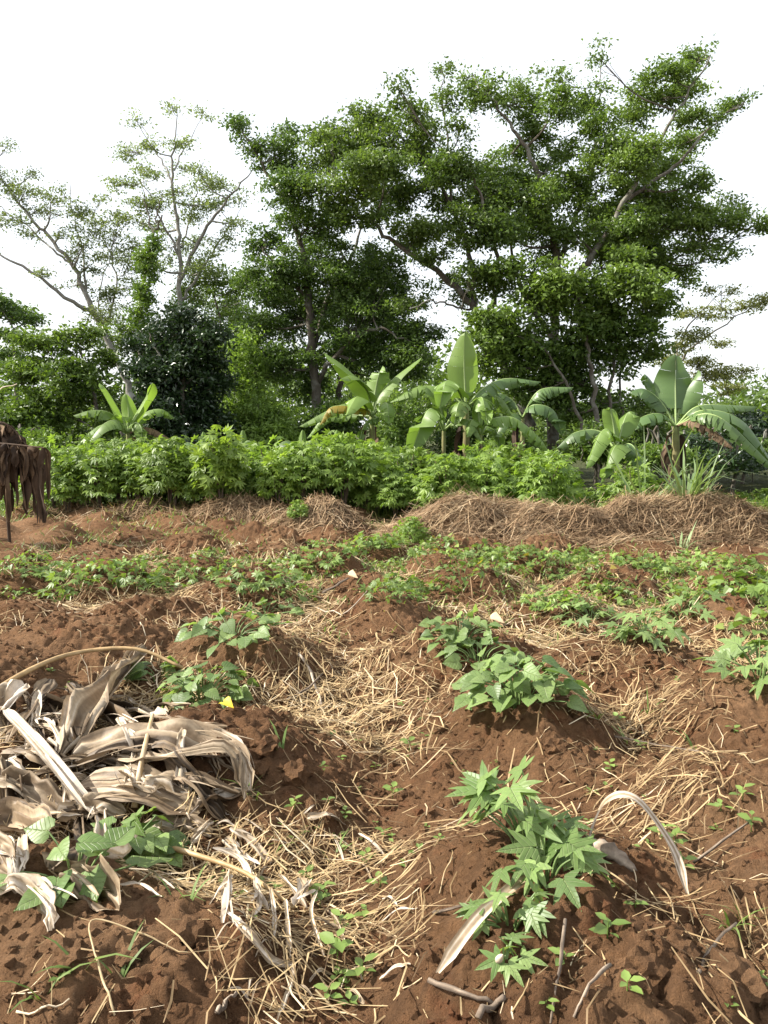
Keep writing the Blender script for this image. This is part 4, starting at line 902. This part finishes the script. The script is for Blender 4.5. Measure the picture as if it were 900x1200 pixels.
def litter():
    mb = MB()
    n = 150000; x = rng.uniform(-4.5, 5, n); y = 1.3+8.5*rng.uniform(0, 1, n)**1.35
    f = low(x, y)**1.5*np.clip(vnoise(x*1.6, y*1.6, 51)*1.4+.55, 0.03, 1); kp = rng.uniform(size=n) < f*.85
    x, y = x[kp], y[kp]; m = len(x)
    straws(mb, x, y, rng.uniform(.05, .26, m)*(.8+.05*y), rng.uniform(.0025, .006, m)*(.75+.14*y), np.clip(rng.normal(size=m)*.22+.6, 0, 1), .035, .12)
    n = 7000; x = rng.uniform(-4, 5, n); y = 1.3+9*rng.uniform(0, 1, n)**1.2                    # sparse bits over the mounds
    straws(mb, x, y, rng.uniform(.02, .13, n), rng.uniform(.002, .005, n)*(.75+.12*y), np.clip(rng.normal(size=n)*.25+.5, 0, 1), .012, .10)
    for (px, py, r_, n) in ((745, 860, .30, 900), (700, 770, .40, 900), (410, 1010, .26, 700), (400, 1100, .22, 600), (790, 905, .22, 350), (440, 870, .25, 600), (450, 760, .5, 900), (850, 1120, .2, 220), (330, 1150, .15, 250), (760, 960, .2, 250), (655, 690, .6, 900), (380, 790, .3, 500)):
        n = int(n*.34); p_ = hit(px, py); x = p_[0]+rng.normal(size=n)*r_*.6; y = p_[1]+rng.normal(size=n)*r_*.7
        straws(mb, x, y, rng.uniform(.04, .24, n), rng.uniform(.002, .0055, n)*(.75+.14*y), np.clip(rng.normal(size=n)*.25+.44, 0, 1), .03, .14)
    o = link('straw', mb.mesh('straw', M['straw'])); o['kind'] = 'stuff'; tag(o, 'dry straw strewn along the furrows', 'straw')
    wb = MB()
    n = 24000; x = rng.uniform(.0, 8, n); y = rng.normal(size=n)*.45+10.7+.25*vnoise(x*.8, x*0, 8)
    straws(wb, x, y, rng.uniform(.12, .7, n)*rng.uniform(.5, 1, n), rng.uniform(.004, .010, n), np.clip(rng.normal(size=n)*.27+.48+.2*vnoise(x*2, y*2, 14), 0, 1), .12, .35, np.where(rng.uniform(size=n) < .65, rng.normal(size=n)*.45, rng.uniform(0, 6.28, n)))
    o = link('straw_bank', wb.mesh('straw_bank', M['straw_far'])); o['kind'] = 'stuff'; tag(o, 'long bank of piled dry grass stalks along the field edge', 'straw')
    hb = MB()
    for a, b, rx, ry, n in ((-.95, 11.9, .5, .42, 2600), (-2.3, 12.8, .75, .42, 2800), (-4.0, 13.2, .55, .35, 1200), (-5.6, 13.5, .5, .3, 600)):
        x = rng.normal(size=n)*rx*.6+a; y = rng.normal(size=n)*ry*.7+b
        straws(hb, x, y, rng.uniform(.12, .5, n), rng.uniform(.006, .013, n), np.clip(rng.normal(size=n)*.25+.5, 0, 1), .09, .3)
    n = 9000; x = rng.uniform(-7, 6, n); y = rng.uniform(6, 13.5, n); kp = rng.uniform(size=n) < low(x, y)*.8+.1; x, y = x[kp], y[kp]; n = len(x)
    straws(hb, x, y, rng.uniform(.08, .35, n), rng.uniform(.005, .011, n), np.clip(rng.normal(size=n)*.25+.6, 0, 1), .04, .15)
    o = link('straw_heap', hb.mesh('straw_heap', M['straw_far'])); o['kind'] = 'stuff'; tag(o, 'low heaps of dry grass and strewn stalks before the cassava hedge', 'straw')
litter()

# ------------------------------------------------------------------ clods and crumbs
import bmesh
def clod_mesh(k):
    bm = bmesh.new(); bmesh.ops.create_icosphere(bm, subdivisions=3, radius=1)
    v = np.array([p.co[:] for p in bm.verts]); f = np.array([[l.index for l in fc.verts] for fc in bm.faces]); bm.free()
    r = .95+.40*vnoise(v[:, 0]*1.7+k*7, v[:, 1]*1.7+v[:, 2]*2.3, k)+.34*np.abs(vnoise(v[:, 0]*4+v[:, 2]*3, v[:, 1]*4+k-v[:, 2]*2, k+9))+.12*vnoise(v[:, 0]*9, v[:, 1]*9+v[:, 2]*7, k+5)
    mb = MB(); mb.add(v*r[:, None]*np.array((1, .85, .65)), f, None, 0.0); return mb.mesh('soil_clod', M['soil'], False)
CM = [clod_mesh(k) for k in range(6)]
big = [(285, 890, .085), (310, 870, .06), (345, 905, .07), (260, 895, .04), (535, 1040, .035), (505, 1035, .03), (770, 890, .045), (790, 1110, .05), (700, 1110, .05), (745, 1130, .06), (560, 1080, .03), (220, 1090, .05), (150, 1110, .045), (80, 1115, .05), (860, 1140, .06),
       (690, 770, .07), (720, 765, .06), (760, 775, .06), (790, 770, .05), (560, 860, .045), (520, 850, .04), (650, 870, .05), (400, 690, .05), (375, 695, .04), (180, 760, .05), (60, 770, .05)]
for (px, py, s) in big:
    p = hit(px, py); o = link('soil_clod', CM[int(rng.integers(6))], None, p-np.array((0, 0, s*.25)), U(0, 6.28), s); tag(o, 'fist sized crumbly lump of red earth on a mound flank', 'clod', 'large lumps of red earth')
n = 0
while n < 110:
    x, y = U(-3, 3.4), U(1.5, 7); 
    if abs(x) > .5*y+.3: continue
    s = U(.012, .032)*(1+.05*y); o = link('soil_clod', CM[int(rng.integers(6))], None, (x, y, Hs(x, y)-s*.15), U(0, 6.28), s); n += 1
    tag(o, 'small crumbly clod of red earth lying loose', 'clod', 'small loose clods of red earth')
cb = MB(); n = 42000; x = rng.uniform(-4, 4.2, n); y = 1.4+9*rng.uniform(0, 1, n)**1.7
ov = np.array([(1, 0, 0), (-1, 0, 0), (0, 1, 0), (0, -1, 0), (0, 0, .8), (0, 0, -.8)]); of = [(0, 2, 4), (2, 1, 4), (1, 3, 4), (3, 0, 4), (2, 0, 5), (1, 2, 5), (3, 1, 5), (0, 3, 5)]
scatter(cb, ov, of, np.stack([x, y, H(x, y)], 1), frames(randdir(n), randdir(n)), (.0025+.015*rng.uniform(0, 1, n)**3.2)*(.8+.16*y), 0.0)
o = link('soil_crumbs', cb.mesh('soil_crumbs', M['soil'])); o['kind'] = 'stuff'; tag(o, 'fine crumbs of red earth scattered over the mounds', 'soil')

# ------------------------------------------------------------------ dead banana leaf heap
def gpts(L):
    out = []
    for (px, py, lift) in L:
        p = hit(px, py); out.append(p+np.array((0, 0, lift))+(CAM-p)/np.linalg.norm(CAM-p)*0)
    return np.array(out)
def along(L, per=5, settle=True):
    c = catmull(gpts(L), per)
    if settle: c[:, 2] = np.maximum(c[:, 2], H(c[:, 0], c[:, 1])+.008)
    return c
HG = 'dead banana leaves in the heap'
def dead_leaf(label, rib, strips, rib_r=.016, rib_t=.5, group=None, fray=True, settle=True):
    c = along(rib) if rib else None
    base = (c[0] if c is not None else along(strips[0][0])[0]).copy(); base[2] = Hs(base[0], base[1])
    root = link('dry_banana_leaf', None, None, base); tag(root, label, 'dead leaf', group)
    if c is not None:
        m = MB(); tube(m, c-base, np.linspace(rib_r, rib_r*.55, len(c)), 7, np.clip(rib_t+rng.normal(size=len(c)*7)*.08, 0, 1), True); link('midrib', m.mesh('dry_midrib', M['dry_rib'], True), root)
    for s in strips:
        pts, w, tint = s[:3]; w = w*(.62 if w < .075 and len(pts) < 4 else .92); cr = s[3] if len(s) > 3 else .25; tw = s[4] if len(s) > 4 else U(-.6, .6)
        k = along(pts, 6, settle); m = MB(); ribbon(m, k-base, w, U(.05, .3), cr*1.25, 18 if w > .05 else 7, (U(-.3, .1), -.35, 1), tint-.12, tw)
        if w > .02 and fray:
            for e in range(3):                     # frayed fibres torn from the strip's edge
                off = np.array((U(-.6, .6)*w, U(-.6, .6)*w, U(-.005, .02))); a0 = int(rng.integers(0, max(1, len(k)//2))); f = k[a0:a0+max(4, len(k)//2)]+off
                f = f+np.linspace(0, 1, len(f))[:, None]*np.array((U(-.05, .05), U(-.05, .05), 0)); f[:, 2] = np.maximum(f[:, 2], H(f[:, 0], f[:, 1])+.004)
                ribbon(m, f-base, U(.004, .012), .1, .3, 2, (U(-.3, .1), -.35, 1), tint, U(-1, 1))
        link('blade_strip', m.mesh('blade_strip', M['dry'], True), root)
    return root
dead_leaf('dead banana leaf with a long arched brown stalk over the heap', [(-25, 835, .06), (35, 806, .10), (90, 790, .13), (160, 785, .13), (215, 792, .05)],
  [([(168, 775, .10), (140, 810, .12), (100, 860, .10), (70, 900, .05)], .17, .55, .35, .5), ([(150, 800, .12), (115, 840, .12), (95, 880, .08)], .12, .3, .3), ([(60, 815, .10), (40, 850, .10), (10, 880, .05)], .10, .45), ([(30, 822, .10), (0, 845, .08), (-30, 850, .05)], .12, .95, .3), ([(45, 830, .10), (42, 860, .08), (30, 900, .04)], .07, .9)], .017, .4)
dead_leaf('bleached flat banana leaf stalk with a ragged edge on the heap', None, [([(8, 860, .13), (40, 900, .13), (75, 940, .12), (112, 972, .06)], .062, 1.0, .05, 0.0), ([(75, 935, .08), (85, 960, .05), (100, 985, .03)], .04, .8)])
dead_leaf('broad brown banana sheath lying flat across the heap', None, [([(88, 905, .06), (150, 890, .09), (215, 885, .08), (285, 898, .05)], .20, .42, .12, .1), ([(90, 940, .05), (160, 940, .07), (235, 960, .03)], .20, .5, .1, .1), ([(140, 915, .10), (200, 915, .10), (270, 905, .08), (292, 935, .03)], .09, .65, .3), ([(250, 880, .09), (282, 900, .09), (286, 945, .03)], .07, .7), ([(215, 882, .10), (212, 910, .10), (214, 940, .06)], .06, .7)])
dead_leaf('grey frayed banana stalk standing on edge in the heap', [(158, 958, .04), (167, 920, .10), (180, 868, .12)], [([(140, 870, .12), (150, 890, .12), (158, 905, .09)], .05, .95, .2), ([(150, 950, .05), (152, 930, .08), (162, 900, .10)], .04, .75)], .014, .6)
dead_leaf('curled pale banana leaf scraps at the open end of the heap', None, [([(0, 940, .10), (40, 955, .10), (80, 970, .06)], .12, .5), ([(-20, 975, .08), (20, 985, .08), (60, 990, .06)], .12, .6), ([(10, 1000, .06), (14, 1030, .06), (20, 1055, .02)], .05, .9), ([(30, 1000, .06), (28, 1030, .05), (22, 1050, .02)], .05, .85), ([(0, 1050, .03), (30, 1055, .05), (55, 1072, .04), (58, 1095, .01)], .06, .85, .3), ([(-20, 1015, .06), (0, 1020, .06), (15, 1040, .04)], .09, .7)])
dead_leaf('dry banana leaf scrap curled under the big leaved sweet potato', None, [([(80, 1045, .06), (110, 1055, .05), (140, 1072, .02)], .09, .55, .35), ([(60, 1040, .05), (85, 1030, .06), (110, 1015, .05)], .09, .45)])
dead_leaf('tattered banana leaf stalk with pale strips drooping into the furrow', [(195, 1010, .06), (240, 1030, .08), (290, 1050, .08), (345, 1078, .04)],
  [([(250, 1025, .10), (280, 1035, .10), (295, 1052, .08)], .036, .9, .2), ([(270, 1045, .08), (266, 1065, .06), (262, 1090, .02)], .036, .9, .3), ([(300, 1055, .08), (305, 1075, .05), (298, 1085, .03)], .036, .9), ([(318, 1065, .07), (322, 1085, .04), (322, 1105, .02)], .022, .9), ([(335, 1075, .06), (338, 1100, .03), (340, 1130, .01)], .022, .85), ([(345, 1078, .05), (355, 1060, .06), (352, 1045, .05)], .05, .85), ([(328, 1040, .05), (345, 1060, .05), (360, 1075, .03)], .03, .8)], .011, .45)
dead_leaf('limp pale banana strip trailing down into the furrow', None, [([(270, 1085, .03), (295, 1110, .03), (320, 1135, .02), (345, 1138, .02)], .022, .85, .2), ([(345, 1135, .02), (340, 1165, .02), (325, 1200, .01)], .02, .8, .1), ([(380, 1130, .02), (365, 1090, .05), (372, 1060, .05)], .018, .85, .1)])
dead_leaf('short pale strips of banana leaf tumbled below the sheath', None, [([(270, 985, .05), (295, 1000, .05), (318, 1018, .02)], .05, .8), ([(225, 1000, .04), (240, 985, .05), (250, 975, .04)], .05, .8, .4), ([(205, 985, .05), (225, 978, .06), (250, 985, .04)], .06, .6, .4), ([(262, 995, .04), (280, 1010, .04), (300, 1025, .02)], .05, .9, .3)])
dead_leaf('pale curled banana leaf piece on straw in the furrow', None, [([(360, 968, .03), (385, 966, .04), (405, 972, .02)], .05, .85, .3), ([(420, 985, .03), (435, 995, .03), (450, 1004, .01)], .02, .9, .1)])
# loose filler leaves of the heap, look-alikes
for k in range(120):
    u, v = U(-1, 1), U(-1, 1)
    if u*u+v*v > 1: continue
    px, py = 110+u*165, 905+v*95+u*12
    a = U(-.5, .5)+(.0 if U(0, 1) < .7 else 1.3); L = U(45, 120); dx, dy = math.cos(a)*L, math.sin(a)*L*.7
    lf = U(.0, .10)*(1-(u*u+v*v)*.7)
    dead_leaf('crumpled brown banana leaf strip buried in the heap', None, [([(px-dx*.5, py-dy*.5, lf*.6), (px, py, lf+.02), (px+dx*.5, py+dy*.5, lf*.5)], U(.012, .10) if k % 3 else U(.006, .02), U(.1, .95), .4)], group=HG)
for k in range(40):
    px, py = U(150, 470), U(960, 1180)
    if px < 260 and py > 1060: continue
    a = U(0, 6.28); L = U(12, 34)
    dead_leaf('short pale scrap of dry leaf lying among furrow straw', None, [([(px-math.cos(a)*L, py-math.sin(a)*L*.6, .015), (px, py, .035), (px+math.cos(a)*L, py+math.sin(a)*L*.6, .01)], U(.006, .018), U(.5, 1), .3)], group='dry leaf scraps in the furrow')
# dry blades near the right ridge
dead_leaf('long straight dry leaf blade lying beside the lobed sweet potato', None, [([(634, 1036, .055), (598, 1068, .065), (558, 1104, .06), (512, 1150, .02)], .034, .8, .03, .05)], fray=False, settle=False)
dead_leaf('arched dry grass leaf springing from the shaded ridge flank', None, [([(690, 985, .0), (708, 985, .12), (742, 1000, .17), (785, 1030, .10), (806, 1050, .0)], .034, .85, .03, .15)], fray=False, settle=False)

# ------------------------------------------------------------------ sticks
def stick(label, L, r=.008, tint=.5, group=None, fork=None, mat='wood', name='stick', per=4):
    c = along(L, per); base = c[0].copy(); base[2] = Hs(base[0], base[1]); c[1:-1] += rng.normal(size=(len(c)-2, 3))*r*.18
    r *= .78; m = MB(); tube(m, c-base, np.linspace(r, r*.6, len(c))*rng.uniform(.82, 1.18, len(c)), 7, np.clip(tint+np.tile(rng.normal(size=7)*.28, len(c))+rng.normal(size=len(c)*7)*.1, 0, 1), True)
    if fork is not None: f = along(fork, per); tube(m, f-base, np.linspace(r*1.1, r, len(f)), 7, tint, True)
    o = link(name, m.mesh(name, M[mat], True), None, base); tag(o, label, 'stick', group)
stick('forked grey stick at the foot of the long straight dry blade', [(502, 1156, .012), (540, 1170, .015), (580, 1185, .015)], .009, .35, fork=[(560, 1205, .01), (580, 1185, .016), (590, 1178, .02)])
stick('pale straight stick lying in the furrow past the yellow leaf plant', [(350, 770, .02), (365, 795, .03), (378, 835, .01)], .013, .8)
stick('dark stick crossing the pale straight stick', [(335, 825, .02), (360, 815, .04), (378, 795, .03)], .010, .2)
stick('thin upright stalk in front of the small lobed sweet potato', [(662, 1095, .04), (655, 1145, .015), (645, 1205, .005)], .006, .55)
stick('thin crooked twig on shaded soil by the ridge foot', [(715, 1140, .02), (690, 1165, .02), (672, 1205, .01)], .006, .4)
stick('dark twig standing out beside the arched dry grass leaf', [(812, 1018, .02), (845, 1000, .04), (880, 972, .03)], .006, .15)
stick('bent dark twig on shaded clods below the arched dry grass leaf', [(818, 1150, .01), (835, 1120, .03), (862, 1098, .04)], .007, .2)
stick('short dark stick on the bare ridge flank', [(508, 1074, .01), (530, 1070, .015), (548, 1066, .015)], .006, .25)
stick('curved root lying by the mid-field husk', [(378, 698, .02), (395, 692, .05), (408, 684, .05)], .02, .3)
stick('long thin stalk stretched across the mid-field straw', [(365, 712, .02), (400, 725, .03), (430, 700, .05)], .008, .7)
stick('thin bent straw stem arched over the mound below the dead leaf heap', [(135, 1200, .01), (115, 1140, .03), (108, 1096, .04), (160, 1100, .02), (220, 1125, .01)], .0035, .7, per=6, mat='straw')
stick('pale straw stem lying at the foot of the mound below the heap', [(20, 1198, .01), (50, 1190, .012), (82, 1180, .01)], .004, .9, mat='straw')
stick('grey stub poking from the mound below the trailing banana strip', [(255, 1200, .01), (265, 1185, .02), (278, 1176, .03)], .009, .4)
stick('dark twig across straw between bushy ridge and bare ridge', [(720, 868, .02), (770, 880, .03), (830, 888, .02)], .006, .25)
for (a, b, c, d) in [(445,905,500,880),(440,950,470,925),(470,1040,440,1075),(530,1010,515,1050),(485,880,560,882),(690,1010,760,1060),(735,1010,745,1060),(770,1040,790,1080),(700,1000,715,1040),(800,960,780,1010),(810,1060,830,1100),(600,1190,620,1160),(850,940,880,960),(720,930,745,950),(705,905,735,925),(455,1120,490,1130),(445,1010,480,1000),(640,760,680,790),(660,740,690,750),(880,1040,895,1080),(460,780,490,800),(830,870,845,905)]:
    stick('thin dry straw stalk lying singly on bare soil', [(a, b, .01), ((a+c)/2+U(-5, 5), (b+d)/2, .02), (c, d, .008)], .0032, U(.4, 1), 'single straw stalks on the soil', mat='straw', name='straw_stalk')
# weathered stump chunk right of the lobed plant
bm = MB(); c = along([(690, 990, .02), (715, 1005, .04), (745, 1022, .02)], 5); tube(bm, c-c[0]-np.array((0, 0, .020)), np.array([.008, .022, .016, .024, .018, .026, .017, .022, .015, .014, .006])*1.1, 9, np.clip(.5+np.tile(rng.normal(size=9)*.35, 11)+rng.normal(size=99)*.18, 0, 1), True)
o = link('root_chunk', bm.mesh('root_chunk', M['wood'], True), None, c[0]); tag(o, 'weathered pale root chunk half buried on the shaded ridge', 'root')

# ------------------------------------------------------------------ dead drooping plant at the left edge
def dead_plant():
    Y = 9.6; b = P(12, 640, Y); base = np.array((b[0], Y, Hs(b[0], Y)-.03))
    root = link('dead_banana_plant', None, None, base); tag(root, 'dead drooping banana plant with withered brown leaves at the field side', 'dead plant')
    top = P(-8, 505, Y); m = MB(); c = catmull([base, (base+top)/2+np.array((.04, 0, 0)), top], 6); tube(m, c-base, np.linspace(.022, .014, len(c)), 7, .35)
    link('stem', m.mesh('dead_stem', M['dead'], True), root)
    b2 = base+np.array((-.75, .1, 0)); b2[2] = Hs(b2[0], b2[1])-.03; m = MB(); c2 = catmull([b2, b2+np.array((.05, 0, .6)), b2+np.array((.1, 0, 1.25))], 6); tube(m, c2-base, np.linspace(.11, .07, len(c2)), 9, .25)
    link('stem', m.mesh('dead_stem', M['dead'], True), root)
    cr = P(-40, 522, Y); tip = P(52, 525, Y-.2); m = MB(); bar = catmull([cr, P(0, 520, Y-.1), tip], 6); tube(m, bar-base, np.linspace(.022, .010, len(bar)), 6, .6); link('stalk', m.mesh('dead_stalk', M['dead'], True), root)
    m = MB(); bar2 = catmull([P(-40, 500, Y+.2), P(5, 496, Y+.2), P(38, 530, Y+.1)], 6); tube(m, bar2-base, np.linspace(.02, .008, len(bar2)), 6, .5); link('stalk', m.mesh('dead_stalk', M['dead'], True), root)
    for k in range(76):
        src = (bar, bar2)[k % 2]; p = src[int(rng.integers(0, len(src)))]; L = U(.25, .95); a = U(0, 6.28)
        pts = catmull([p, p+np.array((math.cos(a)*.06, math.sin(a)*.06, -L*.35)), p+np.array((math.cos(a)*.09+U(-.06, .06), math.sin(a)*.08, -L))], 5)
        pts[:, 2] = np.maximum(pts[:, 2], H(pts[:, 0], pts[:, 1])+.02)
        m = MB(); ribbon(m, pts-base, U(.04, .12), .35, .5, 4, (math.cos(a), math.sin(a)-.6, .2), U(.2, 1), U(-1.5, 1.5)); link('withered_leaf', m.mesh('withered_leaf', M['dead'], True), root)
dead_plant()
# dry maize-like tassel stick further back
stickp = P(0, 470, 14.5)
m = MB(); bx = P(-15, 545, 14.5); b0 = np.array((bx[0], 14.5, Hs(bx[0], 14.5))); tube(m, catmull([b0*0, P(-6, 470, 14.5)-b0, P(20, 450, 14.5)-b0], 5), np.linspace(.014, .007, 11), 5, .8)
o = link('dry_stalk', m.mesh('dry_stalk', M['dry_rib'], True), None, b0); tag(o, 'dry pale stalk bent over above the dead drooping plant', 'stalk')

print('objects', len(bpy.data.objects), 'crown tris', TRI[0], 'tris', sum(len(m.polygons) for m in bpy.data.meshes))
